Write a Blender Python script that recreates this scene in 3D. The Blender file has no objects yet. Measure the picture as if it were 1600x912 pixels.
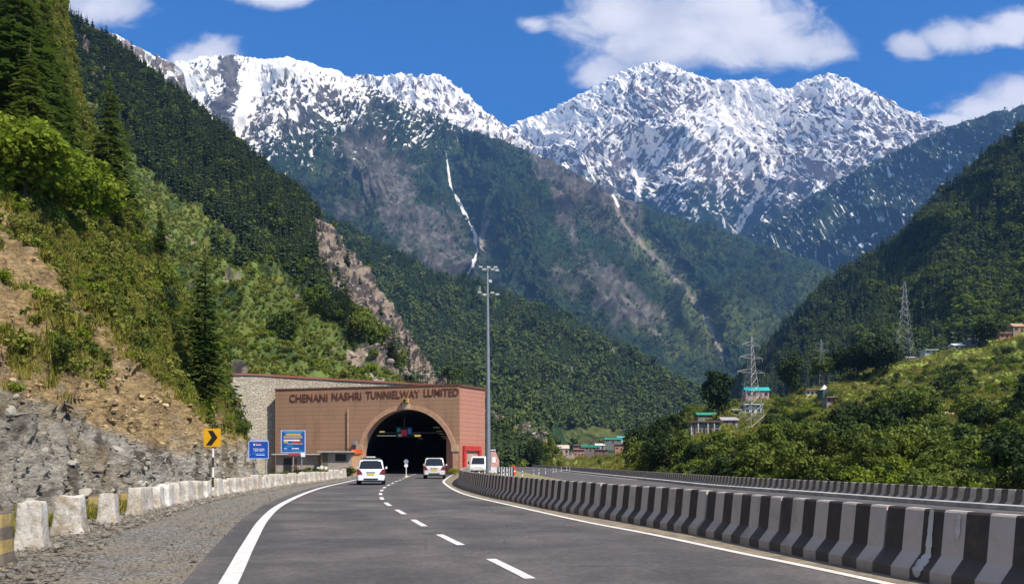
import bpy, bmesh, math, random
import numpy as np
from mathutils import Vector, Matrix

# ------------------------------------------------------------------ camera, sky, sun, exposure
S = bpy.context.scene
COL = S.collection
F_PX, CX, HY, CAM = 1300.0, 800.0, 718.0, 1.5      # focal length (px of a 1600 px frame), centre, horizon, eye height
cam = bpy.data.cameras.new('camera')
cam.sensor_width = 36.0
cam.lens = 36.0 * F_PX / 1600.0
cam.shift_y = (HY - 456.0) / 1600.0
cam.clip_start = 0.1
cam.clip_end = 40000.0
camo = bpy.data.objects.new('camera', cam)
COL.objects.link(camo)
camo.location = (0, 0, CAM)
camo.rotation_euler = (math.radians(90), 0, 0)
S.camera = camo

SUN_DIR = Vector((0.60, -0.56, 1.0)).normalized()    # towards the sun: right, a little behind the camera
sun = bpy.data.lights.new('sun', 'SUN')
sun.energy = 4.4
sun.angle = math.radians(0.5)
sun.color = (1.0, 0.915, 0.78)
suno = bpy.data.objects.new('sun', sun)
COL.objects.link(suno)
suno.location = (30, -20, 60)
suno.rotation_euler = SUN_DIR.to_track_quat('Z', 'Y').to_euler()

def srgb(r, g, b):
    return tuple(((c/255.0)/12.92 if c/255.0 <= 0.04045 else ((c/255.0+0.055)/1.055)**2.4) for c in (r, g, b))

world = bpy.data.worlds.new('World')
S.world = world
world.use_nodes = True
wn, wl = world.node_tree.nodes, world.node_tree.links
for n in list(wn): wn.remove(n)
def W(t, **k):
    n = wn.new(t)
    for a, b in k.items(): setattr(n, a, b)
    return n
def wm(op, a, b=None, c=None, clamp=False):
    n = W('ShaderNodeMath', operation=op, use_clamp=clamp)
    for i, v in enumerate((a, b, c)):
        if v is None: continue
        if isinstance(v, (int, float)): n.inputs[i].default_value = v
        else: wl.new(v, n.inputs[i])
    return n.outputs[0]
sky = W('ShaderNodeTexSky', sky_type='NISHITA', sun_disc=False)
sky.sun_elevation = math.asin(SUN_DIR.z)
sky.sun_rotation = math.atan2(SUN_DIR.x, SUN_DIR.y)
sky.altitude = 1500.0
sky.air_density = 1.0
sky.dust_density = 0.15
sky.ozone_density = 2.5
skytint = W('ShaderNodeMix', data_type='RGBA', blend_type='MULTIPLY')
skytint.inputs[0].default_value = 1.0
skytint.inputs[7].default_value = (0.02, 0.74, 1.42, 1)
wl.new(sky.outputs[0], skytint.inputs[6])
# clouds: soft fields on the direction vector, like a far cloud deck
tc = W('ShaderNodeTexCoord')
sep = W('ShaderNodeSeparateXYZ')
wl.new(tc.outputs['Generated'], sep.inputs[0])
yy = wm('MAXIMUM', sep.outputs[1], 0.05)
U_ = wm('DIVIDE', sep.outputs[0], yy)
V_ = wm('DIVIDE', sep.outputs[2], yy)
CLOUDS = [(965,22,85,44),(1070,45,110,50),(1165,52,120,48),(1235,72,90,30),(1010,72,80,44),(945,112,48,30),(1290,82,50,12),(1140,10,90,30),
          (1425,72,38,22),(1480,58,60,24),(1545,55,60,20),(1590,34,50,22),
          (1610,150,75,34),(1545,172,60,22),(1490,190,40,12),
          (150,14,75,26),(90,6,60,22),(330,86,50,26),(300,95,34,14),(430,-4,62,15),(830,38,34,17),
          (1800,60,120,50),(-150,40,120,50),(1200,-170,200,50),(500,-220,180,50)]
best = None
for (px, py, rx, ry) in CLOUDS:
    u0, v0 = (px-CX)/F_PX, (HY-py)/F_PX
    a = wm('MULTIPLY', wm('SUBTRACT', U_, u0), F_PX/(rx*1.25))
    b = wm('MULTIPLY', wm('SUBTRACT', V_, v0), F_PX/(ry*1.3))
    d = wm('SUBTRACT', 1.0, wm('SQRT', wm('ADD', wm('MULTIPLY', a, a), wm('MULTIPLY', b, b))))
    if px == 830: d = wm('SUBTRACT', d, 0.33)
    best = d if best is None else wm('SMOOTH_MAX', best, d, 0.22)
cmb = W('ShaderNodeCombineXYZ')
wl.new(U_, cmb.inputs[0]); wl.new(wm('MULTIPLY', V_, 1.5), cmb.inputs[1])
nz = W('ShaderNodeTexNoise'); nz.inputs['Scale'].default_value = 15.0; nz.inputs['Detail'].default_value = 10.0
nz.inputs['Roughness'].default_value = 0.62; nz.inputs['Distortion'].default_value = 0.5
wl.new(cmb.outputs[0], nz.inputs['Vector'])
nz2 = W('ShaderNodeTexNoise'); nz2.inputs['Scale'].default_value = 9.0; nz2.inputs['Detail'].default_value = 5.0
wl.new(cmb.outputs[0], nz2.inputs['Vector'])
# unseen broken cloud, added overhead and behind the viewer to whiten shade light
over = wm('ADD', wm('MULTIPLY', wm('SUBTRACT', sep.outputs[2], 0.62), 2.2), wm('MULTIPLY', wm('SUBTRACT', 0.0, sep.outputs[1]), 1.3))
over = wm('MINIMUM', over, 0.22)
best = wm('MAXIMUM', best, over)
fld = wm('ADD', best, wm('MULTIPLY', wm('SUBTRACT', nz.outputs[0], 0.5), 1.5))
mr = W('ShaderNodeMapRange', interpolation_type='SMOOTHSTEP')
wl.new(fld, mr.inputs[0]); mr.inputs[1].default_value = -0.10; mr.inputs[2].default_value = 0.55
ccol = W('ShaderNodeMix', data_type='RGBA')
mr2 = W('ShaderNodeMapRange', interpolation_type='SMOOTHSTEP')
wl.new(wm('ADD', nz2.outputs[0], wm('MULTIPLY', fld, 0.28)), mr2.inputs[0]); mr2.inputs[1].default_value = 0.42; mr2.inputs[2].default_value = 0.85
wl.new(mr2.outputs[0], ccol.inputs[0])
ccol.inputs[6].default_value = (6.6, 6.6, 7.3, 1); ccol.inputs[7].default_value = (10.2, 9.8, 9.7, 1)
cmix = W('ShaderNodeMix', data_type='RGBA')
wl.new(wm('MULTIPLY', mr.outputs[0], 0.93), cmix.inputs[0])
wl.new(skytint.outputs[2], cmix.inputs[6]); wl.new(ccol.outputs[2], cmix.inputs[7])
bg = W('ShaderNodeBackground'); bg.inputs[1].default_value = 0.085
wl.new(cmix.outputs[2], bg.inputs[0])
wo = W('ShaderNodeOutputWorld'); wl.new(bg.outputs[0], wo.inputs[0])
world.cycles.sampling_method = 'MANUAL'; world.cycles.sample_map_resolution = 1024

S.view_settings.view_transform = 'Standard'
S.view_settings.look = 'None'
S.view_settings.exposure = 0.55
S.view_settings.gamma = 1.0
S.view_settings.use_curve_mapping = False
S.render.engine = 'CYCLES'
S.cycles.use_denoising = True
S.cycles.max_bounces = 6
S.cycles.diffuse_bounces = 3
S.cycles.glossy_bounces = 2
S.cycles.transmission_bounces = 4
S.cycles.volume_bounces = 0
S.cycles.transparent_max_bounces = 8

random.seed(11)
rng = np.random.default_rng(7)

# ------------------------------------------------------------------ helpers
def P(px, py, Y):
    return ((px-CX)/F_PX*Y, Y, CAM - (py-HY)/F_PX*Y)
def G(px, py, z=0.0):
    Y = F_PX*(CAM-z)/(py-HY)
    return ((px-CX)/F_PX*Y, Y, z)

def tag(o, label=None, cat=None, group=None, kind=None):
    if label: o['label'] = label
    if cat: o['category'] = cat
    if group: o['group'] = group
    if kind: o['kind'] = kind
    return o
def empty(name, loc=(0, 0, 0), rz=0.0, label=None, cat=None, group=None):
    o = bpy.data.objects.new(name, None)
    o.empty_display_size = 0.3
    COL.objects.link(o)
    o.location = loc; o.rotation_euler = (0, 0, rz)
    return tag(o, label, cat, group)

# noise -------------------------------------------------------------
def _h(ix, iy, seed):
    h = (ix.astype(np.int64)*374761393 + iy.astype(np.int64)*668265263 + seed*1442695041) & 0xffffffff
    h = ((h ^ (h >> 13)) * 1274126177) & 0xffffffff
    h = (h ^ (h >> 16)) & 0xffffffff
    return h
def noise(x, y, seed=0):
    x = np.asarray(x, dtype=np.float64); y = np.asarray(y, dtype=np.float64)
    x, y = np.broadcast_arrays(x, y)
    ix = np.floor(x); iy = np.floor(y); fx = x-ix; fy = y-iy
    u = fx*fx*fx*(fx*(fx*6-15)+10); v = fy*fy*fy*(fy*(fy*6-15)+10)
    def g(ax, ay):
        a = _h(ix+ax, iy+ay, seed)*(2*math.pi/4294967296.0)
        return np.cos(a)*(fx-ax)+np.sin(a)*(fy-ay)
    a = g(0, 0); b = g(1, 0); c = g(0, 1); d = g(1, 1)
    return ((a+(b-a)*u)*(1-v)+(c+(d-c)*u)*v)*1.5
def fbm(x, y, oct=4, seed=0, gain=0.5, lac=2.03):
    s = 0; a = 1.0; t = 0
    for o in range(oct):
        s = s+a*noise(x, y, seed+o*17); t += a
        x = x*lac+3.1; y = y*lac+1.7; a *= gain
    return s/t*1.3
def ridged(x, y, oct=4, seed=0, gain=0.55, lac=2.05):
    s = 0; a = 1.0; t = 0; w = 1.0
    for o in range(oct):
        n = 1.0-np.abs(noise(x, y, seed+o*31))*1.6
        n = np.clip(n, 0, 1)**2
        s = s+a*n*w; t += a
        w = np.clip(n*1.4, 0.25, 1)
        x = x*lac+5.3; y = y*lac+2.9; a *= gain
    return s/t
def sstep(a, b, x):
    t = np.clip((x-a)/(b-a), 0, 1)
    return t*t*(3-2*t)
def mixc(c0, c1, m):
    return c0+(np.asarray(c1)-c0)*m[..., None]

# mesh builder ------------------------------------------------------
class MB:
    def __init__(self): self.v = []; self.f = []; self.m = []
    def face(self, pts, mi=0):
        b = len(self.v); self.v.extend([tuple(p) for p in pts]); self.f.append(tuple(range(b, b+len(pts)))); self.m.append(mi)
    def hexa(self, p, mi=0):
        b = len(self.v); self.v.extend([tuple(q) for q in p])
        for f in ((0,3,2,1),(4,5,6,7),(0,1,5,4),(1,2,6,5),(2,3,7,6),(3,0,4,7)):
            self.f.append(tuple(b+i for i in f)); self.m.append(mi)
    def box(self, x0, x1, y0, y1, z0, z1, mi=0):
        self.hexa([(x0,y0,z0),(x1,y0,z0),(x1,y1,z0),(x0,y1,z0),(x0,y0,z1),(x1,y0,z1),(x1,y1,z1),(x0,y1,z1)], mi)
    def tube(self, a, b, r0, r1=None, n=8, mi=0, caps=True):
        r1 = r0 if r1 is None else r1
        a = Vector(a); b = Vector(b); d = (b-a)
        if d.length < 1e-6: return
        q = d.to_track_quat('Z', 'Y'); base = len(self.v)
        for c, r in ((a, r0), (b, r1)):
            for k in range(n):
                t = 2*math.pi*k/n
                self.v.append(tuple(c+q @ Vector((r*math.cos(t), r*math.sin(t), 0))))
        for k in range(n):
            k2 = (k+1) % n
            self.f.append((base+k, base+k2, base+n+k2, base+n+k)); self.m.append(mi)
        if caps:
            self.f.append(tuple(base+k for k in reversed(range(n)))); self.m.append(mi)
            self.f.append(tuple(base+n+k for k in range(n))); self.m.append(mi)
    def loft(self, rings, mi=0, caps=True, closed=True):
        base = len(self.v); n = len(rings[0])
        for r in rings: self.v.extend([tuple(p) for p in r])
        for j in range(len(rings)-1):
            for k in range(n if closed else n-1):
                k2 = (k+1) % n
                self.f.append((base+j*n+k, base+j*n+k2, base+(j+1)*n+k2, base+(j+1)*n+k)); self.m.append(mi)
        if caps:
            self.f.append(tuple(base+k for k in reversed(range(n)))); self.m.append(mi)
            self.f.append(tuple(base+(len(rings)-1)*n+k for k in range(n))); self.m.append(mi)
    def build(self, name, mats, parent=None, smooth=False, bevel=0.0, fix=True):
        me = bpy.data.meshes.new(name)
        me.from_pydata(self.v, [], self.f)
        if not isinstance(mats, (list, tuple)): mats = [mats]
        for m in mats: me.materials.append(m)
        if len(mats) > 1: me.polygons.foreach_set('material_index', self.m)
        if fix:
            bm = bmesh.new(); bm.from_mesh(me)
            bmesh.ops.remove_doubles(bm, verts=bm.verts, dist=1e-5)
            bmesh.ops.recalc_face_normals(bm, faces=bm.faces)
            if bevel > 0:
                bmesh.ops.bevel(bm, geom=[e for e in bm.edges if e.is_manifold and e.calc_face_angle(0) > 0.5], offset=bevel, segments=2, affect='EDGES', clamp_overlap=True)
            bm.to_mesh(me); bm.free()
        if smooth: me.polygons.foreach_set('use_smooth', [True]*len(me.polygons))
        me.update()
        o = bpy.data.objects.new(name, me); COL.objects.link(o)
        if parent: o.parent = parent
        return o

def fast_mesh(name, V, Fq, mats, attrs=None, smooth=False, mi=None):
    """V (n,3) float, Fq (m,k) int"""
    me = bpy.data.meshes.new(name)
    V = np.ascontiguousarray(V, dtype=np.float32); Fq = np.ascontiguousarray(Fq, dtype=np.int32)
    m, k = Fq.shape
    me.vertices.add(len(V)); me.vertices.foreach_set('co', V.ravel())
    me.loops.add(m*k); me.loops.foreach_set('vertex_index', Fq.ravel())
    me.polygons.add(m); me.polygons.foreach_set('loop_start', np.arange(0, m*k, k, dtype=np.int32))
    me.polygons.foreach_set('loop_total', np.full(m, k, dtype=np.int32))
    if smooth: me.polygons.foreach_set('use_smooth', np.ones(m, dtype=bool))
    if not isinstance(mats, (list, tuple)): mats = [mats]
    for q in mats: me.materials.append(q)
    if mi is not None: me.polygons.foreach_set('material_index', np.ascontiguousarray(mi, dtype=np.int32))
    for an, arr in (attrs or {}).items():
        arr = np.asarray(arr, dtype=np.float32)
        if arr.ndim == 2:
            a = me.attributes.new(an, 'FLOAT_COLOR', 'POINT')
            c = np.ones((len(arr), 4), dtype=np.float32); c[:, :3] = arr
            a.data.foreach_set('color', c.ravel())
        else:
            a = me.attributes.new(an, 'FLOAT', 'POINT'); a.data.foreach_set('value', arr.ravel())
    me.update(); me.validate()
    return me
def link(name, me, parent=None, loc=None, rz=0.0, scale=None):
    o = bpy.data.objects.new(name, me); COL.objects.link(o)
    if parent: o.parent = parent
    if loc is not None: o.location = loc
    if rz: o.rotation_euler = (0, 0, rz)
    if scale is not None: o.scale = scale if hasattr(scale, '__len__') else (scale,)*3
    return o

class Curve2:
    """smooth plan curve through (x, y) points, arc-length parametrised"""
    def __init__(self, pts, sub=24):
        p = np.array(pts, float)
        out = catmull(p, np.linspace(0, len(p)-1, (len(p)-1)*sub+1))
        self.p = out
        d = np.r_[0, np.cumsum(np.linalg.norm(np.diff(out, axis=0), axis=1))]
        self.s = d; self.L = d[-1]
    def at(self, s):
        return np.array([np.interp(s, self.s, self.p[:, i]) for i in range(self.p.shape[1])]).T
    def tan(self, s):
        t = self.at(np.minimum(s+0.4, self.L))-self.at(np.maximum(s-0.4, 0))
        return t/np.linalg.norm(t, axis=-1, keepdims=True)
    def off(self, s, d):      # d to the right of travel
        t = self.tan(s); n = np.stack([t[..., 1], -t[..., 0]], -1)
        return self.at(s)+n*np.asarray(d)[..., None] if np.ndim(d) else self.at(s)+n*d
def catmull(p, t):
    n = len(p); t = np.asarray(t, float)
    i = np.clip(np.floor(t).astype(int), 0, n-2); f = (t-i)
    f = f.reshape(f.shape+(1,)*(p.ndim-1))
    p1 = p[i]; p2 = p[i+1]
    p0 = np.where((i == 0).reshape(f.shape), 2*p1-p2, p[np.maximum(i-1, 0)])
    p3 = np.where((i+2 > n-1).reshape(f.shape), 2*p2-p1, p[np.minimum(i+2, n-1)])
    return 0.5*((2*p1)+(-p0+p2)*f+(2*p0-5*p1+4*p2-p3)*f*f+(-p0+3*p1-3*p2+p3)*f**3)

# materials ---------------------------------------------------------
class NT:
    def __init__(self, name, rough=0.8, spec=0.3):
        self.mat = bpy.data.materials.new(name); self.mat.use_nodes = True
        self.n = self.mat.node_tree.nodes; self.l = self.mat.node_tree.links
        self.b = self.n['Principled BSDF']
        self.b.inputs['Roughness'].default_value = rough
        self.b.inputs['Specular IOR Level'].default_value = spec
    def new(self, t, **k):
        n = self.n.new(t)
        for a, b in k.items(): setattr(n, a, b)
        return n
    def put(self, v, sock):
        if isinstance(v, bpy.types.NodeSocket): self.l.new(v, sock)
        elif hasattr(v, '__len__') and len(v) == 3 and sock.type == 'RGBA': sock.default_value = (*v, 1)
        else: sock.default_value = v
    def math(self, op, a, b=0.0, clamp=False):
        n = self.new('ShaderNodeMath', operation=op, use_clamp=clamp)
        self.put(a, n.inputs[0]); self.put(b, n.inputs[1]); return n.outputs[0]
    def mix(self, f, a, b, mode='MIX'):
        n = self.new('ShaderNodeMix', data_type='RGBA', blend_type=mode)
        self.put(f, n.inputs[0]); self.put(a, n.inputs[6]); self.put(b, n.inputs[7]); return n.outputs[2]
    def coord(self, which='Object', scale=(1, 1, 1), rot=(0, 0, 0)):
        if which == 'World': s = self.new('ShaderNodeNewGeometry').outputs['Position']
        else: s = self.new('ShaderNodeTexCoord').outputs[which]
        m = self.new('ShaderNodeMapping'); m.inputs['Scale'].default_value = scale; m.inputs['Rotation'].default_value = rot
        self.l.new(s, m.inputs[0]); return m.outputs[0]
    def noise(self, scale, detail=4, rough=0.55, vec=None, dist=0.0):
        n = self.new('ShaderNodeTexNoise'); n.inputs['Scale'].default_value = scale
        n.inputs['Detail'].default_value = detail; n.inputs['Roughness'].default_value = rough; n.inputs['Distortion'].default_value = dist
        if vec is not None: self.l.new(vec, n.inputs['Vector'])
        return n.outputs[0]
    def voro(self, scale, vec=None, feature='F1', out='Distance', rand=1.0):
        n = self.new('ShaderNodeTexVoronoi', feature=feature); n.inputs['Scale'].default_value = scale
        n.inputs['Randomness'].default_value = rand
        if vec is not None: self.l.new(vec, n.inputs['Vector'])
        return n.outputs[out]
    def ramp(self, v, a, b, lo=0.0, hi=1.0):
        n = self.new('ShaderNodeMapRange', interpolation_type='SMOOTHSTEP')
        self.put(v, n.inputs[0]); n.inputs[1].default_value = a; n.inputs[2].default_value = b
        n.inputs[3].default_value = lo; n.inputs[4].default_value = hi; return n.outputs[0]
    def attr(self, name, out='Color'):
        n = self.new('ShaderNodeAttribute', attribute_name=name); return n.outputs[out]
    def color(self, v): self.put(v, self.b.inputs['Base Color'])
    def bump(self, h, dist=0.02, strength=1.0):
        n = self.new('ShaderNodeBump'); n.inputs['Distance'].default_value = dist; n.inputs['Strength'].default_value = strength
        self.l.new(h, n.inputs['Height']); self.l.new(n.outputs[0], self.b.inputs['Normal'])

def plain(name, c, rough=0.6, spec=0.3, metal=0.0, var=0.12, scale=3.0, bump=0.0):
    t = NT(name, rough, spec); t.b.inputs['Metallic'].default_value = metal
    v = t.coord('Object')
    n = t.noise(scale, 5, 0.6, v)
    t.color(t.mix(t.ramp(n, 0.3, 0.75), tuple(x*(1-var) for x in c), tuple(min(1, x*(1+var)) for x in c)))
    if bump: t.bump(t.noise(scale*6, 4, 0.6, v), bump)
    return t.mat

# ------------------------------------------------------------------ terrain
ZB_W, ZB_H = 400, 228
ZBUF = np.full((ZB_H, ZB_W), 1e9)
def project(V):
    Y = np.maximum(V[..., 1], 0.5)
    return CX+V[..., 0]/Y*F_PX, HY-(V[..., 2]-CAM)/Y*F_PX
def zsplat(V):
    px, py = project(V)
    ix = np.floor(px/4).astype(int).ravel(); iy = np.floor(py/4).astype(int).ravel(); d = V[..., 1].ravel()
    ok = (ix >= 0) & (ix < ZB_W) & (iy >= 0) & (iy < ZB_H) & (d > 1)
    np.minimum.at(ZBUF, (iy[ok], ix[ok]), d[ok])
def visible(pts, top=0.0, tol=1.06, margin=30):
    """seen from the road here: in frame and not behind a nearer hillside"""
    q = pts.copy(); q[:, 2] += top
    px, py = project(q)
    inn = (px > -margin) & (px < 1600+margin) & (py > -margin-40) & (py < 912+margin) & (pts[:, 1] > 1)
    ix = np.clip((px/4).astype(int), 0, ZB_W-1); iy = np.clip((py/4).astype(int), 0, ZB_H-1)
    zb = np.maximum(ZBUF[iy, ix], np.maximum(ZBUF[np.clip(iy-1, 0, ZB_H-1), ix], ZBUF[iy, np.clip(ix+1, 0, ZB_W-1)]))
    return inn & (pts[:, 1] < zb*tol+3), px, py

def grid_faces(nv, nu, flip=False):
    i = np.arange(nv-1)[:, None]*nu+np.arange(nu-1)[None, :]
    q = np.stack([i, i+nu, i+nu+1, i+1], -1).reshape(-1, 4)
    return q[:, ::-1] if flip else q

def normals(V):
    du = np.gradient(V, axis=1); dv = np.gradient(V, axis=0)
    n = np.cross(dv, du); n /= np.linalg.norm(n, axis=-1, keepdims=True)+1e-9
    flip = np.sign(n[..., 2:3]+1e-6*0)  # terrain faces up
    flip[flip == 0] = 1
    return n*flip

def loft_grid(cols, nu, nv, dens=None):
    C = np.array([[(p if len(p) == 4 else P(*p))[:3] for p in c] for c in cols], float)   # (cols, rows, 3)
    A = catmull(C, np.linspace(0, len(cols)-1, nu))         # (nu, rows, 3)
    t = np.linspace(0, 1, nv)
    if dens: t = t**dens
    B = catmull(np.swapaxes(A, 0, 1), t*(C.shape[1]-1))     # (nv, nu, 3)
    return B
def arcs(B, down):
    """metres along the ridge and metres down the slope, from the place itself"""
    dx, dy = down; l = math.hypot(dx, dy); dx /= l; dy /= l
    return B[..., 0]*(-dy)+B[..., 1]*dx, (B[..., 0]*dx+B[..., 1]*dy)*0.72-B[..., 2]*0.72
def rank(x):
    """spread the values evenly over 0..1, so that a threshold is a share of the area"""
    q = np.quantile(x.ravel()[::7], np.linspace(0, 1, 129))
    return np.interp(x, q, np.linspace(0, 1, 129))
def polymask(px, py, line, w):
    """1 on the polyline, falling to 0 at distance w (line points may carry a width factor)"""
    best = np.zeros_like(px)
    for p, q in zip(line[:-1], line[1:]):
        ax, ay, bx, by = p[0], p[1], q[0], q[1]
        L2 = (bx-ax)**2+(by-ay)**2
        t = np.clip(((px-ax)*(bx-ax)+(py-ay)*(by-ay))/L2, 0, 1)
        ww = w*((p[2] if len(p) > 2 else 1)*(1-t)+(q[2] if len(q) > 2 else 1)*t)
        d = np.hypot(px-ax-t*(bx-ax), py-ay-t*(by-ay))
        best = np.maximum(best, np.clip(1-d/ww, 0, 1))
    return best
def blob(px, py, cx, cy, rx, ry, rot=0.0):
    c, s = math.cos(rot), math.sin(rot)
    x = (px-cx)*c+(py-cy)*s; y = -(px-cx)*s+(py-cy)*c
    return np.clip(1-np.hypot(x/rx, y/ry), 0, 1)

def terrain_mat(name, nscale, bump, bscale, var=0.35, rough=0.95, sk=0.9, snscale=None):
    t = NT(name, rough, 0.12)
    v = t.coord('World')
    n1 = t.noise(nscale, 6, 0.65, v); n2 = t.noise(nscale*7, 4, 0.6, v)
    m = t.math('ADD', t.math('MULTIPLY', n1, 0.6), t.math('MULTIPLY', n2, 0.4))
    m = t.ramp(m, 0.3, 0.7, 1-var, 1+var)
    c = t.mix(1.0, t.attr('col'), m, 'MULTIPLY')
    def strk(ang, sx, sz):
        r1 = t.coord('World', (1, 1, 1), (0, ang, 0)); m2 = t.new('ShaderNodeMapping'); m2.inputs['Scale'].default_value = (sx, sz*0.7, sz)
        t.l.new(r1, m2.inputs[0]); return t.noise(snscale or nscale*5, 8, 0.66, m2.outputs[0], 0.3)
    sel = t.ramp(t.noise(0.0011, 2, 0.5, v), 0.45, 0.55)
    mxn = t.new('ShaderNodeMix', data_type='FLOAT'); t.l.new(sel, mxn.inputs[0]); t.l.new(strk(0.65, 1.0, 0.30), mxn.inputs[2]); t.l.new(strk(-0.7, 1.0, 0.30), mxn.inputs[3])
    ns = mxn.outputs[0]
    sn = t.ramp(t.math('ADD', t.attr('snow', 'Fac'), t.math('MULTIPLY', t.math('SUBTRACT', ns, 0.5), sk)), -0.08, 0.08)
    t.color(t.mix(sn, c, (0.92, 0.87, 0.80)))
    h = t.math('MULTIPLY', t.noise(bscale, 7, 0.68, v), t.math('SUBTRACT', 1.0, t.math('MULTIPLY', sn, 0.7)))
    t.bump(h, bump)
    return t.mat

FOREST = np.array((0.026, 0.050, 0.022)); GREEN = np.array((0.075, 0.102, 0.028)); LGREEN = np.array((0.155, 0.172, 0.048))
ROCK = np.array((0.23, 0.20, 0.18)); DROCK = np.array((0.115, 0.10, 0.10)); TAN = np.array((0.40, 0.30, 0.165)); GREY = np.array((0.33, 0.315, 0.285))
T = {}
def make_terrain(key, name, B, mat, amp, L, colour, seed, back=(400, -250), jag=0.0, jagL=30.0, fine=None, shear=0.0, crest_rows=0.09, down=(0, -1), foot=0.12):
    nv, nu, _ = B.shape
    a, b = arcs(B, down)
    N = normals(B)
    v = np.linspace(0, 1, nv)[:, None]*np.ones((1, nu))
    w = sstep(0, crest_rows, v)*(0.12+0.88*sstep(1.0, 1.0-foot, v))
    aa = a+shear*b
    wx = fbm(a/L*0.7, b/L*0.7, 3, seed+5)*0.5
    g = ridged(aa/L+wx, b/(L*3.0)+wx*0.6, 5, seed)           # spurs and gullies running down the slope
    d = (g-0.42)*amp*w
    d = d+fbm(a/(L*0.13), b/(L*0.2), 4, seed+40)*amp*0.10*(0.25+0.75*w)
    if fine: d = d+fine(a, b, v)*(0.3+0.7*sstep(1.0, 1.0-foot, v))
    V = B+N*d[..., None]
    V[..., 2] += fbm(a/jagL, b/jagL, 4, seed+70)*jag*(1-w)
    if key in ('L8', 'L1'): V[..., 2] -= 2.4*sstep(0.93, 1.0, v)
    V[..., 2] = np.maximum(V[..., 2], -3.5)
    zsplat(V)
    px, py = project(V)
    N2 = normals(V)
    fd = dict(V=V, a=a, b=b, aa=aa, v=v, g=g, px=px, py=py, n=N2, z=V[..., 2])
    col, snow, tree = colour(fd)
    # the far side of the ridge
    kb = 8
    t = np.linspace(1, 1/kb, kb)[:, None, None]
    bk = V[0][None]+t*np.array((0, back[0], back[1]))[None, None]+0.0
    bk[..., 2] = np.maximum(bk[..., 2], -3.5)
    sk = V[-1:].copy(); sk[..., 2] = np.minimum(sk[..., 2]-0.5, -3.0)
    VV = np.concatenate([bk, V, sk], 0)
    rep = lambda x: np.concatenate([np.repeat(x[:1], kb, 0), x, x[-1:]], 0)
    me = fast_mesh(name, VV.reshape(-1, 3), grid_faces(nv+kb+1, nu), mat,
                   {'col': rep(col).reshape(-1, 3), 'snow': rep(snow).ravel()}, smooth=True)
    o = link(name, me); tag(o, kind='structure')
    T[key] = dict(V=V, N=N2, tree=tree, px=px, py=py, rock=fd.get('rock', np.zeros_like(px)))
    return o

# --- left green mountainside with the rocky spur above the portal
def col_L1(f):
    px, py, v = f['px'], f['py'], f['v']
    n1 = fbm(f['a']/70, f['b']/70, 5, 3); n2 = fbm(f['a']/18, f['b']/18, 4, 9)
    # conifer belt along the crest, meadow and scrub below
    line = np.interp(px, [0, 100, 200, 300, 400, 480, 560, 640, 700, 800], [60, 120, 215, 290, 385, 450, 520, 600, 650, 690])
    con = sstep(22, -14, py-line+n1*70)
    con = np.maximum(con, sstep(0.36, 0.5, n1)*0.5)
    con = np.maximum(con, sstep(620, 690, px)*0.8)
    c = mixc(np.broadcast_to(GREEN*1.35, px.shape+(3,)), np.array((0.135, 0.15, 0.033)), sstep(-0.15, 0.4, n2+n1*0.5))
    c = mixc(c, FOREST*1.3, sstep(0.15, 0.45, -n2+n1*0.4)*0.75)
    c = mixc(c, FOREST, con*0.85)
    rk = polymask(px, py, [(512, 362, 0.8), (530, 395, 1.1), (566, 450, 1.3), (610, 520, 1.15), (650, 570, 0.9), (690, 620, 0.7)], 50)
    rk = np.maximum(rk, polymask(px, py, [(770, 640), (800, 665), (850, 700), (900, 715)], 34)*0.9)
    rk = np.maximum(rk, blob(px, py, 370, 575, 26, 22)*1.5)
    rk = np.maximum(rk, polymask(px, py, [(110, 50), (180, 130), (250, 180)], 26)*0.3)
    rs = sstep(0.34, 0.50, rk*1.3+fbm(f['aa']/14, f['b']/30, 5, 21, 0.6)*0.85)
    c = mixc(c, mixc(np.broadcast_to(ROCK*np.array((1.0, 0.9, 0.78)), c.shape), DROCK*0.45, sstep(-0.12, 0.12, fbm(f['a']/5, f['b']/10, 5, 31, 0.7))), rs)
    ye = blob(px, py, 535, 348, 34, 14)
    c = mixc(c, TAN*0.9, sstep(0.1, 0.5, ye+n2*0.3)*0.8*(ye > 0))
    f['rock'] = rs
    con = con*(1-np.clip(rk*1.9, 0, 0.92))
    f['earth'] = rs
    return c, np.full_like(px, -1.0), np.clip(con*(1-rs*0.9)+0.004, 0, 1)
L1 = [[(-250,-300,750),(-300,-50,450),(-350,250,250),(-400,600,110)],
      [(-60,-120,700),(-80,100,420),(-80,350,240),(-60,640,110)],
      [(70,0,680),(90,190,420),(120,400,240),(200,660,115)],
      [(180,76,650),(210,250,410),(250,430,240),(330,660,120)],
      [(300,170,620),(330,310,400),(370,460,240),(420,655,125)],
      [(420,272,590),(435,380,390),(460,500,240),(500,655,130)],
      [(520,362,560),(515,450,380),(530,540,245),(570,660,140)],
      [(600,470,500),(590,530,370),(605,590,260),(620,665,150)],
      [(660,560,440),(655,600,350),(660,632,270),(665,675,170)],
      [(715,615,390),(708,650,330),(706,680,270),(702,700,200)],
      [(780,655,350),(775,685,300),(765,708,250),(752,722,215)],
      [(845,686,330),(840,702,290),(835,716,255),(830,725,225)],
      [(905,710,310),(900,716,280),(895,722,260),(890,729,235)],
      [(970,724,290),(965,727,270),(960,730,250),(950,734,232)]]
mat_mid = terrain_mat('mountainside', 0.05, 0.9, 0.22)
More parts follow.
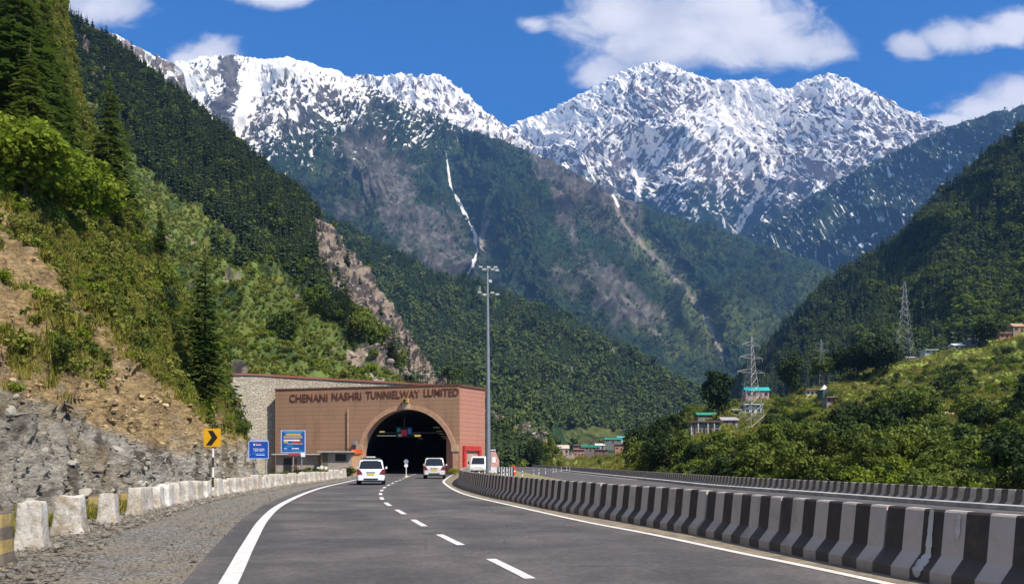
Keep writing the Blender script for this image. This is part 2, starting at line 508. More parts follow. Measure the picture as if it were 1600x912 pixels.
make_terrain('L1', 'hillside', loft_grid(L1, 900, 560), mat_mid, 20, 70, col_L1, 101, down=(0.45,-0.9), foot=0.2, back=(260, -260), jag=5, jagL=25,
             fine=lambda a, b, v: (ridged(a/14, b/20, 4, 76, 0.6)-0.4)*5+fbm(a/3.2, b/3.2, 2, 77)*0.9+fbm(a/9, b/9, 2, 78)*1.6)

# --- blue green forested slope in the middle
def col_L2(f):
    px, py = f['px'], f['py']
    n1 = fbm(f['a']/160, f['b']/160, 5, 13); n2 = fbm(f['a']/35, f['b']/35, 4, 19)
    c = mixc(np.broadcast_to(FOREST*1.1, px.shape+(3,)), GREEN*0.8, sstep(0.0, 0.5, n2+n1*0.6))
    low = sstep(585, 700, py)
    c = mixc(c, LGREEN*0.75, low*sstep(-0.2, 0.35, n1+n2*0.5)*0.8)
    rs = sstep(0.50, 0.64, fbm(f['a']/28, f['b']/50, 4, 41)+low*0.10)
    c = mixc(c, ROCK*1.1, rs*0.8)
    return c, np.full_like(px, -1.0), np.clip(1-low*0.55-rs*0.8-sstep(0.1, 0.5, n1)*0.35, 0.06, 1)
L2 = [[(300,215,1600),(320,330,1300),(350,480,1000),(380,640,700)],
      [(420,292,1550),(440,390,1250),(470,520,950),(500,655,650)],
      [(545,358,1500),(560,440,1200),(590,550,900),(620,670,600)],
      [(625,398,1450),(640,480,1180),(670,590,860),(700,692,560)],
      [(700,432,1400),(715,510,1130),(740,610,830),(770,700,530)],
      [(800,464,1370),(805,540,1120),(815,625,830),(830,708,540)],
      [(900,505,1320),(890,570,1080),(885,640,840),(890,708,600)],
      [(1000,560,1270),(970,610,1060),(955,660,850),(950,706,660)],
      [(1085,612,1220),(1050,650,1040),(1025,680,880),(1005,706,730)],
      [(1150,665,1180),(1130,685,1040),(1110,697,930),(1085,708,800)],
      [(1230,705,1150),(1220,708,1080),(1200,710,990),(1180,712,900)]]
mat_far = terrain_mat('forest_slope', 0.016, 3.0, 0.06)
make_terrain('L2', 'mountain', loft_grid(L2, 700, 400), mat_far, 45, 150, col_L2, 202, back=(500, -500), jag=9, jagL=45,
             fine=lambda a, b, v: fbm(a/10, b/10, 2, 79)*2.6)

# --- big central mountain: snow on the left shoulder, ravines, brown spur
def col_L3(f):
    px, py = f['px'], f['py']
    n1 = fbm(f['a']/420, f['b']/420, 5, 23); n2 = fbm(f['a']/80, f['b']/110, 4, 29)
    st = fbm(f['aa']/55, f['b']/190, 5, 33)
    c = mixc(np.broadcast_to(FOREST*0.95, px.shape+(3,)), GREEN*0.62, sstep(0.0, 0.5, n2*0.7+n1*0.6))
    green_low = sstep(400, 560, py)*sstep(720, 820, px)
    c = mixc(c, LGREEN*0.62, green_low*sstep(-0.1, 0.4, n1+n2*0.5)*0.7)
    rk = polymask(px, py, [(560, 230), (640, 330), (690, 400), (720, 425)], 85)*0.8
    rk = np.maximum(rk, blob(px, py, 500, 330, 190, 60)*0.5)
    rk = np.maximum(rk, polymask(px, py, [(850, 262), (935, 300), (990, 330)], 30)*0.9)
    rk = np.maximum(rk, blob(px, py, 970, 465, 130, 50, 0.75)*1.15)
    rk = np.maximum(rk, blob(px, py, 880, 440, 70, 40, 0.5)*0.6)
    rk = np.maximum(rk, polymask(px, py, [(835, 240), (870, 300), (900, 380)], 22)*0.6)
    rs = sstep(0.30, 0.62, rk*1.1+st*0.42+n2*0.22)
    rc = mixc(np.broadcast_to(ROCK*np.array((0.42, 0.38, 0.40)), c.shape), ROCK*0.78, sstep(-0.2, 0.4, fbm(f['a']/30, f['b']/60, 4, 35)))
    c = mixc(c, rc, rs*0.8)
    c = mixc(c, FOREST*1.1, sstep(0.05, 0.35, fbm(f['aa']/24, f['b']/50, 4, 36))*rs*0.7)
    br = blob(px, py, 930, 330, 110, 40, 0.55)
    c = mixc(c, np.array((0.12, 0.095, 0.07)), sstep(0.05, 0.5, br+n2*0.3)*0.6*(br > 0))
    gl = polymask(px, py, [(955, 305, 0.7), (975, 350), (1010, 390), (1060, 440, 1.2), (1100, 490, 1.2), (1130, 560, 1.0)], 7)
    c = mixc(c, np.array((0.14, 0.16, 0.06)), sstep(0.05, 0.5, polymask(px, py, [(1000, 385), (1060, 440), (1105, 500)], 26)+n2*0.2)*0.6)
    c = mixc(c, np.array((0.27, 0.225, 0.18)), sstep(0.3, 0.7, gl+st*0.5)*0.8)
    gu = polymask(px, py, [(760, 330), (750, 390)], 9)
    c = mixc(c, np.array((0.3, 0.26, 0.22)), sstep(0.2, 0.6, gu+st*0.3))
    # snow: solid near the left crest, broken into flecks further down
    lim = np.interp(px, [130, 270, 330, 400, 470, 560, 620, 700, 800, 960], [150, 230, 205, 225, 190, 165, 150, 170, 200, 250])
    s = np.interp(py-lim, [-70, -15, 25, 80, 150, 210], [0.90, 0.60, 0.32, 0.14, 0.04, 0.0])*np.interp(px, [600, 720, 800], [1, 0.7, 0.15])
    fl = rank(fbm(f['aa']/17, f['b']/55, 6, 37, 0.66)+0.4*fbm(f['a']/170, f['b']/300, 3, 38)-0.5*f['n'][..., 2])
    snow = s-fl-0.5*(1-np.clip(s/0.16, 0, 1))
    c = mixc(c, mixc(np.broadcast_to(DROCK*0.9, c.shape), ROCK*0.8, sstep(-.2, .4, n2)), sstep(45, -25, py-lim+n2*30)*0.9)
    sg = polymask(px, py, [(697, 240, 0.4), (704, 290, 0.9), (722, 325, 1.0), (742, 365, 1.2), (746, 392, 1.3), (738, 415, 0.9), (728, 432, 0.5)], 3.9)
    snow = np.where(sg > 0, np.maximum(snow, sg+st*0.9-0.34), snow)
    sg2 = polymask(px, py, [(400, 95), (372, 200), (362, 215)], 16)
    snow = np.where(sg2 > 0, np.maximum(snow, sg2+st*0.3-0.35), snow)
    dr = polymask(px, py, [(355, 92), (362, 140), (345, 175), (352, 205)], 17)
    snow = snow-0.6*dr-0.35*sstep(0.0, 0.6, dr+st*0.4)*(dr > 0)
    sg3 = polymask(px, py, [(958, 305), (966, 322)], 3.5); snow = np.where(sg3 > 0, np.maximum(snow, sg3+st*0.3-0.45), snow)
    tree = np.clip(sstep(0.04, -0.04, snow)*(1-rs*0.9)*(1-sstep(0.1, 0.4, gl)), 0, 1)*sstep(-45, 10, py-lim)
    return c, snow, tree
L3 = [[(60,200,4400),(60,290,3900),(60,400,3400),(60,520,2700)],
      [(150,150,4300),(150,250,3850),(150,370,3300),(150,500,2650)],
      [(270,99,4300),(262,200,3850),(270,320,3350),(270,480,2600)],
      [(355,86,4250),(330,190,3650),(330,320,3150),(340,500,2500)],
      [(400,93,4230),(392,200,3850),(390,320,3300),(390,510,2450)],
      [(448,90,4200),(440,210,3650),(440,330,3150),(450,520,2400)],
      [(525,112,4150),(530,220,3550),(540,340,3050),(550,530,2350)],
      [(605,148,4100),(610,255,3500),(625,370,2900),(645,545,2250)],
      [(665,174,4100),(665,275,3650),(680,385,3000),(700,560,2300)],
      [(718,198,4120),(703,285,3950),(745,385,3450),(730,560,2400)],
      [(770,215,4000),(765,300,3600),(790,400,3050),(800,570,2250)],
      [(832,238,3900),(822,320,3350),(850,420,2750),(860,590,2100)],
      [(885,262,3850),(895,350,3300),(935,465,2650),(960,610,2050)],
      [(958,303,3800),(1000,375,3500),(1075,470,2950),(1135,600,2250)],
      [(1050,336,3700),(1090,400,3250),(1140,480,2750),(1175,620,2200)],
      [(1150,366,3600),(1185,430,3200),(1220,510,2750),(1240,640,2200)],
      [(1250,402,3500),(1275,455,3120),(1300,530,2700),(1310,660,2200)],
      [(1345,440,3400),(1365,500,3050),(1380,570,2700),(1390,680,2200)],
      [(1480,500,3300),(1490,560,3000),(1500,620,2650),(1510,700,2200)]]
mat_big = terrain_mat('far_mountain', 0.006, 8.0, 0.03, var=0.5, sk=1.0, snscale=0.06)
make_terrain('L3', 'mountain', loft_grid(L3, 1200, 560), mat_big, 150, 380, col_L3, 303, back=(900, -900), jag=18, jagL=90, shear=0.12, crest_rows=0.10,
             fine=lambda a, b, v: fbm(a/26, b/26, 2, 81)*5)

# --- snow peaks behind
def snow_col(seed, sfun, rockc=DROCK, forest_y=None):
    def f_(f):
        px, py = f['px'], f['py']
        st = fbm(f['aa']/45, f['b']/150, 6, seed, 0.7)
        n2 = fbm(f['a']/130, f['b']/160, 5, seed+3, 0.6)
        c = mixc(np.broadcast_to(rockc*0.9, px.shape+(3,)), rockc*np.array((1.9, 1.65, 1.5)), sstep(-0.3, 0.45, n2))
        if forest_y is not None:
            fy = np.interp(px, *forest_y)
            c = mixc(c, FOREST*0.8, sstep(-25, 30, py-fy+st*70))
        zs = lambda q: (q-q.mean())/(q.std()+1e-9)
        fl = 0.5+0.7*(rank(0.9*zs(st)+0.45*zs(n2)-0.6*zs(f['n'][..., 2]))-0.5)
        snow = sfun(px, py, f)-fl
        return c, snow, np.zeros_like(px)
    return f_
L4b = [[(20,-60,2500),(20,60,2350),(20,200,2150)],
       [(75,5,2450),(80,90,2300),(80,220,2100)],
       [(130,36,2400),(135,110,2250),(140,230,2050)],
       [(190,60,2350),(190,130,2200),(195,240,2050)],
       [(235,84,2320),(235,145,2180),(240,250,2050)],
       [(272,104,2300),(262,160,2180),(270,260,2050)],
       [(300,152,2330),(285,200,2200),(290,280,2050)],
       [(345,212,2400),(330,250,2250),(330,320,2080)],
       [(400,290,2450),(390,320,2300),(380,370,2100)]]
make_terrain('L4b', 'mountain', loft_grid(L4b, 620, 300), terrain_mat('bare_ridge', 0.012, 6.0, 0.04), 75, 130,
             snow_col(51, lambda x, y, f: np.interp(y-np.interp(x, [100, 200, 270, 350], [36, 64, 104, 220]), [0, 40, 90, 130], [0.62, 0.50, 0.36, 0.2])-0.14*sstep(225, 285, x), ROCK*0.8), 404,
             back=(400, -400), jag=10, jagL=60)
L4 = [[(400,200,6800),(400,280,6300),(400,380,5600)],
      [(480,135,6700),(480,220,6200),(480,330,5500)],
      [(555,117,6600),(550,200,6100),(550,320,5400)],
      [(592,119,6550),(590,200,6050),(595,330,5400)],
      [(625,115,6550),(625,200,6000),(640,340,5400)],
      [(652,119,6550),(655,200,6100),(670,340,5400)],
      [(684,116,6500),(690,200,5950),(700,350,5400)],
      [(720,140,6480),(720,215,6000),(730,350,5400)],
      [(765,178,6450),(760,250,6000),(765,360,5400)],
      [(815,214,6420),(810,270,6050),(810,370,5400)],
      [(870,268,6400),(860,320,6100),(860,400,5500)]]
make_terrain('L4', 'mountain', loft_grid(L4, 700, 330), terrain_mat('snow_peak', 0.004, 14.0, 0.012, sk=2.6, snscale=0.030), 160, 360,
             snow_col(61, lambda x, y, f: np.interp(y-np.interp(x, [550, 685, 820], [115, 116, 218]), [0, 40, 90, 160], [0.82, 0.68, 0.60, 0.50])-0.14*sstep(690, 800, x)), 505,
             back=(500, -900), jag=11, jagL=60, fine=lambda a, b, v: (ridged(a/80, b/200, 4, 89, 0.6)-0.35)*28)
def sn5(x, y, f):
    crest = np.interp(x, [800, 900, 1030, 1100, 1190, 1222, 1300, 1370, 1460], [196, 150, 96, 121, 121, 140, 116, 148, 190])
    s = np.interp(y, [100, 190, 255, 320, 380, 440], [0.80, 0.71, 0.56, 0.34, 0.12, 0.0])
    s = s+0.45*blob(x, y, 1150, 185, 100, 90)+0.35*blob(x, y, 860, 190, 90, 50)
    s = s-0.34*blob(x, y, 1075, 150, 70, 50)-0.16*sstep(1290, 1460, x)-0.22*blob(x, y, 1010, 170, 60, 60)
    s = s+0.12*sstep(30, 0, y-crest)
    ch = polymask(x, y, [(1222, 215, 0.6), (1205, 265), (1180, 310), (1150, 360, 1.2)], 9)
    ch = np.maximum(ch, polymask(x, y, [(985, 235, 0.6), (1000, 280), (996, 315, 0.6)], 12))
    return np.maximum(s, sstep(0.1, 0.6, ch)*0.86)
L5 = [[(720,270,7900),(720,330,7300),(720,430,6500),(720,560,5700)],
      [(798,197,7800),(800,270,7200),(800,370,6400),(800,520,5600)],
      [(850,177,7700),(850,255,7000),(850,360,6300),(850,510,5500)],
      [(905,148,7600),(890,240,6800),(880,350,6150),(880,500,5450)],
      [(960,117,7500),(945,220,6800),(930,340,6100),(930,500,5400)],
      [(1000,101,7450),(990,210,6950),(995,330,6300),(990,500,5400)],
      [(1030,96,7400),(1050,200,6600),(1060,330,5900),(1060,500,5200)],
      [(1062,107,7450),(1105,200,6850),(1110,330,6050),(1110,500,5200)],
      [(1100,122,7500),(1150,205,7050),(1140,350,6150),(1145,500,5200)],
      [(1150,127,7500),(1195,210,7000),(1165,345,6200),(1160,500,5200)],
      [(1190,122,7450),(1220,215,6900),(1215,340,5850),(1210,500,5100)],
      [(1224,141,7400),(1245,225,6750),(1265,345,5800),(1270,500,5050)],
      [(1262,123,7300),(1290,220,6600),(1320,350,5750),(1330,500,5000)],
      [(1302,116,7200),(1340,215,6550),(1375,350,5700),(1390,500,5000)],
      [(1345,133,7150),(1380,230,6550),(1420,360,5700),(1440,510,5000)],
      [(1400,161,7100),(1440,250,6500),(1480,370,5700),(1500,520,5000)],
      [(1462,191,7000),(1500,280,6450),(1540,390,5700),(1560,540,5000)],
      [(1540,240,6900),(1570,320,6400),(1600,420,5700),(1640,560,5000)]]
make_terrain('L5', 'mountain', loft_grid(L5, 1250, 520), terrain_mat('snow_massif', 0.004, 16.0, 0.012, sk=3.4, snscale=0.042), 230, 520,
             snow_col(71, sn5, forest_y=([800, 950, 1100, 1200, 1300, 1460], [330, 300, 290, 320, 330, 330])), 606,
             back=(400, -1200), jag=13, jagL=70, shear=-0.35, fine=lambda a, b, v: (ridged((a-0.35*b)/85, b/230, 4, 83, 0.62)-0.35)*34)
def col_L6(f):
    px, py = f['px'], f['py']
    n1 = fbm(f['a']/420, f['b']/420, 4, 83); st = fbm(f['aa']/60, f['b']/170, 5, 84)
    c = mixc(np.broadcast_to(FOREST*0.75, px.shape+(3,)), GREEN*0.5, sstep(0.1, 0.6, n1+st*0.3))
    c = mixc(c, ROCK*0.7, sstep(0.38, 0.55, st)*0.6)
    fl = rank(fbm(f['aa']/18, f['b']/60, 5, 85, 0.6))
    s = 0.02+0.10*blob(px, py, 1330, 330, 240, 120, -0.6)
    snow = s-fl
    return c, snow, sstep(0.05, -0.05, snow)
L6 = [[(1050,500,5200),(1060,560,4700),(1070,620,4200)],
      [(1120,402,5100),(1130,460,4500),(1150,560,3900)],
      [(1160,368,5050),(1180,430,4400),(1210,550,3800)],
      [(1215,340,5000),(1235,410,4350),(1270,540,3700)],
      [(1270,304,4950),(1295,380,4300),(1330,530,3600)],
      [(1330,270,4900),(1360,350,4200),(1390,520,3500)],
      [(1400,236,4850),(1430,320,4150),(1460,510,3450)],
      [(1470,204,4800),(1500,300,4100),(1530,500,3400)],
      [(1540,180,4750),(1570,280,4050),(1600,490,3350)],
      [(1605,163,4700),(1635,270,4000),(1670,480,3300)],
      [(1700,140,4650),(1730,260,3950),(1760,480,3300)],
      [(1820,120,4600),(1850,250,3900),(1880,480,3300)]]
make_terrain('L6', 'mountain', loft_grid(L6, 760, 400), mat_big, 170, 330, col_L6, 707, down=(-0.4,-0.9), back=(900, -900), jag=14, jagL=70, shear=-0.3,
             fine=lambda a, b, v: fbm(a/26, b/26, 2, 86)*5)

# --- dark conifer mountainside on the right
def col_L7(f):
    px, py = f['px'], f['py']
    n1 = fbm(f['a']/110, f['b']/110, 5, 93); n2 = fbm(f['a']/25, f['b']/25, 4, 94)
    opn = blob(px, py, 1600, 470, 210, 190, -0.5)
    c = mixc(np.broadcast_to(FOREST, px.shape+(3,)), GREEN*0.9, sstep(0.0, 0.5, n2+n1*0.6))
    m = sstep(0.25, 0.6, opn+n1*0.5)
    c = mixc(c, LGREEN*0.85, m*0.8)
    return c, np.full_like(px, -1.0), np.clip(1-m*0.75, 0.05, 1)
L7 = [[(980,700,1150),(985,708,1000),(990,712,900),(995,716,800)],
      [(1060,672,1120),(1065,690,950),(1070,704,800),(1080,716,650)],
      [(1130,622,1100),(1135,655,900),(1140,680,730),(1150,712,560)],
      [(1165,580,1080),(1175,622,860),(1185,660,680),(1200,710,500)],
      [(1200,540,1050),(1215,590,830),(1235,640,640),(1250,705,450)],
      [(1250,488,1020),(1270,550,800),(1290,610,600),(1310,700,400)],
      [(1300,440,990),(1325,510,770),(1345,580,560),(1360,690,370)],
      [(1350,408,960),(1375,480,740),(1400,560,530),(1415,680,350)],
      [(1400,376,930),(1430,450,710),(1455,540,500),(1475,670,340)],
      [(1450,330,900),(1480,420,680),(1510,520,480),(1530,660,330)],
      [(1500,280,880),(1535,390,660),(1565,500,460),(1590,650,320)],
      [(1550,240,860),(1590,360,640),(1625,480,440),(1650,640,310)],
      [(1605,196,840),(1650,330,620),(1690,460,420),(1720,630,300)],
      [(1680,130,820),(1730,280,600),(1780,430,400),(1820,620,290)],
      [(1800,20,800),(1860,200,580),(1920,380,390),(1980,600,280)]]
make_terrain('L7', 'hillside', loft_grid(L7, 700, 440), mat_mid, 30, 95, col_L7, 808, down=(-0.6,-0.8), foot=0.2, back=(300, -350), jag=6, jagL=30,
             fine=lambda a, b, v: fbm(a/6, b/6, 2, 87)*1.6)

# --- near right hill: terraces, scrub, a bare bank
def col_L8(f):
    px, py = f['px'], f['py']
    n1 = fbm(f['a']/22, f['b']/22, 5, 113); n2 = fbm(f['a']/5, f['b']/5, 4, 114)
    c = mixc(np.broadcast_to(GREEN*1.15, px.shape+(3,)), LGREEN*1.35, sstep(-0.2, 0.4, n2+n1*0.4))
    c = mixc(c, FOREST*1.2, sstep(0.1, 0.5, n1-n2*0.4)*0.6)
    soil = np.maximum.reduce([blob(px, py, 1560, 690, 110, 42, -0.3)*1.1, blob(px, py, 1110, 715, 46, 34)*1.2, blob(px, py, 1475, 640, 50, 14)*1.3,
                              blob(px, py, 1290, 600, 60, 12)*1.2, blob(px, py, 1450, 560, 120, 7)*1.1, blob(px, py, 1095, 660, 50, 10)*1.2, blob(px, py, 1340, 655, 50, 12)])
    c = mixc(c, mixc(np.broadcast_to(TAN*0.75, c.shape), np.array((0.24, 0.17, 0.11)), sstep(-0.2, 0.3, n2)), sstep(0.3, 0.6, soil+n1*0.3+n2*0.25))
    gr = np.maximum(blob(px, py, 1480, 545, 240, 34, -0.22), np.maximum(blob(px, py, 1520, 600, 120, 14, -0.2), blob(px, py, 1330, 610, 60, 22)))
    c = mixc(c, np.array((0.21, 0.27, 0.045)), sstep(0.15, 0.5, gr+n1*0.2)*0.9)
    tr = np.maximum.reduce([blob(px, py, 1500, 575, 300, 85, -0.2), blob(px, py, 1310, 630, 110, 40), blob(px, py, 1110, 690, 70, 30)])
    bnd = sstep(-0.45, -0.05, np.sin(f['z']/0.62+n1*1.6))
    c = mixc(c, np.array((0.20, 0.255, 0.045)), sstep(0.05, 0.3, tr)*bnd*0.85)
    c = mixc(c, np.array((0.10, 0.075, 0.04)), sstep(0.05, 0.3, tr)*(1-bnd)*0.5)
    return c, np.full_like(px, -1.0), np.clip((1-sstep(0.25, 0.5, soil)-0.93*sstep(0.12, 0.4, gr))*(1-0.94*sstep(0.05, 0.3, tr)*bnd), 0.0, 1)
L8 = [[(845,726,330),(845,727,290),(850,729,250),(852,731,230)],
      [(900,722,300),(905,726,260),(905,729,215),(905,733,180)],
      [(945,716,270),(950,722,220),(955,728,170),(955,736,128)],
      [(985,696,245),(990,708,200),(1000,725,150),(1010,740,102)],
      [(1030,668,240),(1040,690,190),(1055,715,140),(1075,744,84)],
      [(1080,650,240),(1095,678,185),(1115,710,125),(1140,746,74)],
      [(1140,634,245),(1155,665,180),(1180,705,115),(1210,750,66)],
      [(1200,624,250),(1220,660,180),(1250,705,110),(1280,752,61)],
      [(1262,608,258),(1290,650,180),(1320,700,108),(1350,755,57)],
      [(1330,586,270),(1360,640,180),(1390,695,106),(1420,758,54)],
      [(1400,566,280),(1430,625,185),(1465,690,104),(1495,762,51)],
      [(1470,552,290),(1500,612,190),(1540,685,102),(1570,768,48)],
      [(1540,536,300),(1580,600,195),(1620,680,102),(1660,776,45)],
      [(1615,518,310),(1660,590,200),(1710,675,102),(1780,790,41)],
      [(1720,490,320),(1780,575,205),(1850,668,100),(1960,815,36)],
      [(1900,440,330),(1980,550,210),(2080,660,98),(2300,860,31)]]
make_terrain('L8', 'hillside', loft_grid(L8, 900, 520), terrain_mat('scrub_hill', 0.25, 0.35, 0.9), 6, 26, col_L8, 909, down=(-0.3,-0.95), foot=0.25, back=(120, -60), jag=1.5, jagL=10,
             fine=lambda a, b, v: fbm(a/2.0, b/2.0, 3, 88)*0.5)

# --- near left cut slope: grey rock at the foot, tan earth, scrub above
def W4(x, y, z): return (x, y, z, 1)
def col_L0(f):
    px, py, V = f['px'], f['py'], f['V']
    n1 = fbm(f['a']/6, f['b']/6, 5, 123); n2 = fbm(f['a']/1.6, f['b']/1.6, 4, 124); st = fbm((f['a']+f['b']*0.8)/0.9, (f['b']-f['a']*0.8)/3.5, 5, 125)
    gy = np.interp(px, [-200, 0, 100, 160, 240, 300, 380], [600, 612, 640, 655, 690, 700, 695])     # grey rock below this line
    vy = np.interp(px, [-200, 0, 60, 120, 190, 240, 300, 345, 380, 400], [170, 255, 350, 455, 545, 585, 640, 668, 690, 700])   # scrub above this line
    grey = sstep(-10, 14, py-gy+n1*26)
    veg = sstep(18, -26, py-vy+n1*60+n2*26)
    c = mixc(np.broadcast_to(TAN*np.array((1.5, 1.42, 1.3)), px.shape+(3,)), np.array((0.40, 0.28, 0.15)), sstep(-0.15, 0.35, st+n2*0.5))
    c = mixc(c, np.array((0.60, 0.50, 0.36)), sstep(0.2, 0.5, n2)*0.5)
    vc = mixc(np.broadcast_to(np.array((0.32, 0.28, 0.06)), c.shape), np.array((0.17, 0.18, 0.035)), sstep(-0.2, 0.3, n1+n2*0.5))
    vc = mixc(vc, np.array((0.24, 0.19, 0.09)), sstep(0.15, 0.45, fbm(f['a']/3, f['b']/9, 4, 127))*0.55)
    lowv = sstep(-0.08, 0.25, n1+n2*0.35)*sstep(640, 540, py)*sstep(240, 60, px)
    c = mixc(c, vc, np.maximum(veg, lowv*0.8))
    g = mixc(np.broadcast_to(np.array((0.58, 0.535, 0.45)), c.shape), np.array((0.19, 0.165, 0.135)), sstep(0.0, 0.38, st*0.8+n2*0.4))
    g = mixc(g, np.array((0.44, 0.35, 0.22)), sstep(-0.05, 0.35, n1+st*0.2)*0.65)
    c = mixc(c, g, grey)
    f['rock'] = grey
    return c, np.full_like(px, -1.0), np.clip(np.maximum(veg, lowv*0.8)*(1-grey), 0, 1)
def fine_L0(a, b, v):
    st = ridged((a+b*0.8)/1.7, (b-a*0.8)/6.0, 4, 140)
    lo = sstep(0.1, 0.0, v)
    u = (a+b*0.8)/1.1+fbm(a/2, b/2, 2, 144)*0.6; led = np.abs((u % 1.0)-0.5)*2
    return (st-0.4)*0.55*(1-lo)+fbm(a/0.6, b/0.6, 4, 141, 0.6)*0.26+(ridged(a/5, b/7, 3, 142)-0.4)*0.8*(1-lo)+(led**3)*0.22*sstep(-.1, .3, fbm(a/4, b/4, 2, 145)+.1)
L0 = [ # bottom -> top, then reversed so that row 0 is the crest
      [W4(-9.6,-8,-.1),W4(-10.6,-8,1.5),W4(-12.5,-8,4.5),W4(-17,-8,9),W4(-26,-8,18),W4(-38,-8,30),W4(-60,-8,48)],
      [W4(-9.8,4,-.1),W4(-10.8,4,1.5),W4(-12.8,4,4.5),W4(-17,5,9),W4(-26,6,18),W4(-38,8,30),W4(-60,10,48)],
      [W4(-10.8,12,-.1),W4(-11.8,12.5,1.5),W4(-14.2,13,4.5),W4(-19,15,10),W4(-29,20,20),W4(-43,28,34),W4(-66,40,58)],
      [W4(-12.2,20,-.1),(-110,716,21.5),(-135,620,23.5),(-180,490,28),(-240,320,37),(-300,150,50),(-340,-80,70)],
      [(142,794,28.5),(118,716,30),(85,615,33),(50,500,38),(0,330,50),(-60,160,66),(-100,-80,90)],
      [(262,774,37.5),(238,705,39),(190,608,42),(145,500,47),(75,330,60),(10,160,78),(-30,-80,103)],
      [(338,757,50),(312,696,52),(262,604,55),(215,500,60),(130,330,74),(60,160,94),(30,-80,120)],
      [(380,747,62),(356,690,64),(312,622,66),(272,525,71),(175,335,86),(90,155,106),(62,-80,132)],
      [(404,739,76),(388,690,77),(362,648,79),(332,560,84),(210,338,100),(112,150,120),(85,-80,150)],
      [W4(-26,84,-.1),W4(-27.5,85,3.0),W4(-30,87,6.5),W4(-36,91,14),W4(-52,110,34),W4(-70,132,56),W4(-92,165,95)],
      [W4(-34,92,-.1),W4(-38,94,3),W4(-42,97,6.5),W4(-52,102,14),W4(-76,122,34),W4(-100,146,56),W4(-128,180,95)]]
L0 = [c[::-1] for c in L0]
t0 = NT('cut_slope', 0.95, 0.12)
v_ = t0.coord('World'); vs = t0.coord('World', (1, 1, 2.2), (0.3, 0.5, 0.2))
m_ = t0.ramp(t0.math('ADD', t0.math('MULTIPLY', t0.noise(1.6, 9, 0.75, vs), 0.55), t0.math('MULTIPLY', t0.noise(7.0, 6, 0.7, vs), 0.45)), 0.36, 0.66, 0.45, 1.5)
t0.color(t0.mix(1.0, t0.attr('col'), m_, 'MULTIPLY'))
hh = t0.math('ADD', t0.noise(2.2, 9, 0.75, vs, 0.6), t0.math('MULTIPLY', t0.voro(1.6, vs), 0.5))
t0.bump(hh, 0.75)
make_terrain('L0', 'slope', loft_grid(L0, 1000, 700), t0.mat, 1.6, 11, col_L0, 1010, down=(1,0), foot=0.06, back=(3, -30), jag=0.5, jagL=4, fine=fine_L0)

# ground sheet out to the horizon
gm = plain('ground_soil', (0.16, 0.15, 0.09), 0.95, 0.1, var=0.35, scale=0.2)
b = MB(); b.face([(-9000, -3000, -0.5), (9000, -3000, -0.5), (9000, 9500, -0.5), (-9000, 9500, -0.5)])
tag(b.build('ground', gm), kind='structure')

# ------------------------------------------------------------------ air
hz = MB(); hz.box(-6000, 6000, -300, 8500, -6, 3950)
hm = bpy.data.materials.new('haze_air'); hm.use_nodes = True
hn, hl = hm.node_tree.nodes, hm.node_tree.links
for n in list(hn): hn.remove(n)
pv = hn.new('ShaderNodeVolumePrincipled'); pv.inputs['Density'].default_value = 0.000065
pv.inputs['Color'].default_value = (0.24, 0.50, 1.0, 1); pv.inputs['Anisotropy'].default_value = 0.0
ho = hn.new('ShaderNodeOutputMaterial'); hl.new(pv.outputs[0], ho.inputs['Volume'])
haze = hz.build('haze', hm); tag(haze, kind='stuff')

# ------------------------------------------------------------------ vegetation meshes
def leaf_mat(name, dark, light, trans=0.25):
    t = NT(name, 0.75, 0.15)
    r = t.new('ShaderNodeObjectInfo').outputs['Random']
    v = t.coord('Object')
    n = t.noise(0.9, 3, 0.6, v)
    f = t.math('ADD', t.math('MULTIPLY', r, 0.55), t.math('MULTIPLY', t.ramp(n, 0.3, 0.7), 0.45))
    c = t.mix(f, dark, light); t.color(c)
    d = t.new('ShaderNodeBsdfTranslucent'); t.l.new(c, d.inputs[0])
    m = t.new('ShaderNodeMixShader'); m.inputs[0].default_value = trans
    t.l.new(t.b.outputs[0], m.inputs[1]); t.l.new(d.outputs[0], m.inputs[2])
    t.l.new(m.outputs[0], t.n['Material Output'].inputs['Surface'])
    return t.mat
bark = plain('bark', (0.09, 0.065, 0.045), 0.95, 0.1, var=0.35, scale=2.0)
needle = leaf_mat('needles', (0.026, 0.048, 0.022), (0.078, 0.115, 0.042), 0.15)
needle_w = leaf_mat('needles_near', (0.045, 0.082, 0.014), (0.15, 0.205, 0.035), 0.35)
leafm = leaf_mat('leaves', (0.048, 0.078, 0.014), (0.175, 0.220, 0.036), 0.3)
leafb = leaf_mat('leaves_bright', (0.13, 0.19, 0.014), (0.27, 0.34, 0.03), 0.4)
leafs = leaf_mat('leaves_scrub', (0.10, 0.115, 0.02), (0.30, 0.30, 0.06), 0.3)
leaff = leaf_mat('leaves_far', (0.055, 0.09, 0.025), (0.17, 0.21, 0.06), 0.2)
leafd = leaf_mat('leaves_dark', (0.014, 0.028, 0.010), (0.05, 0.075, 0.018), 0.2)
grassm = leaf_mat('grass_blades', (0.17, 0.175, 0.03), (0.38, 0.34, 0.07), 0.35)

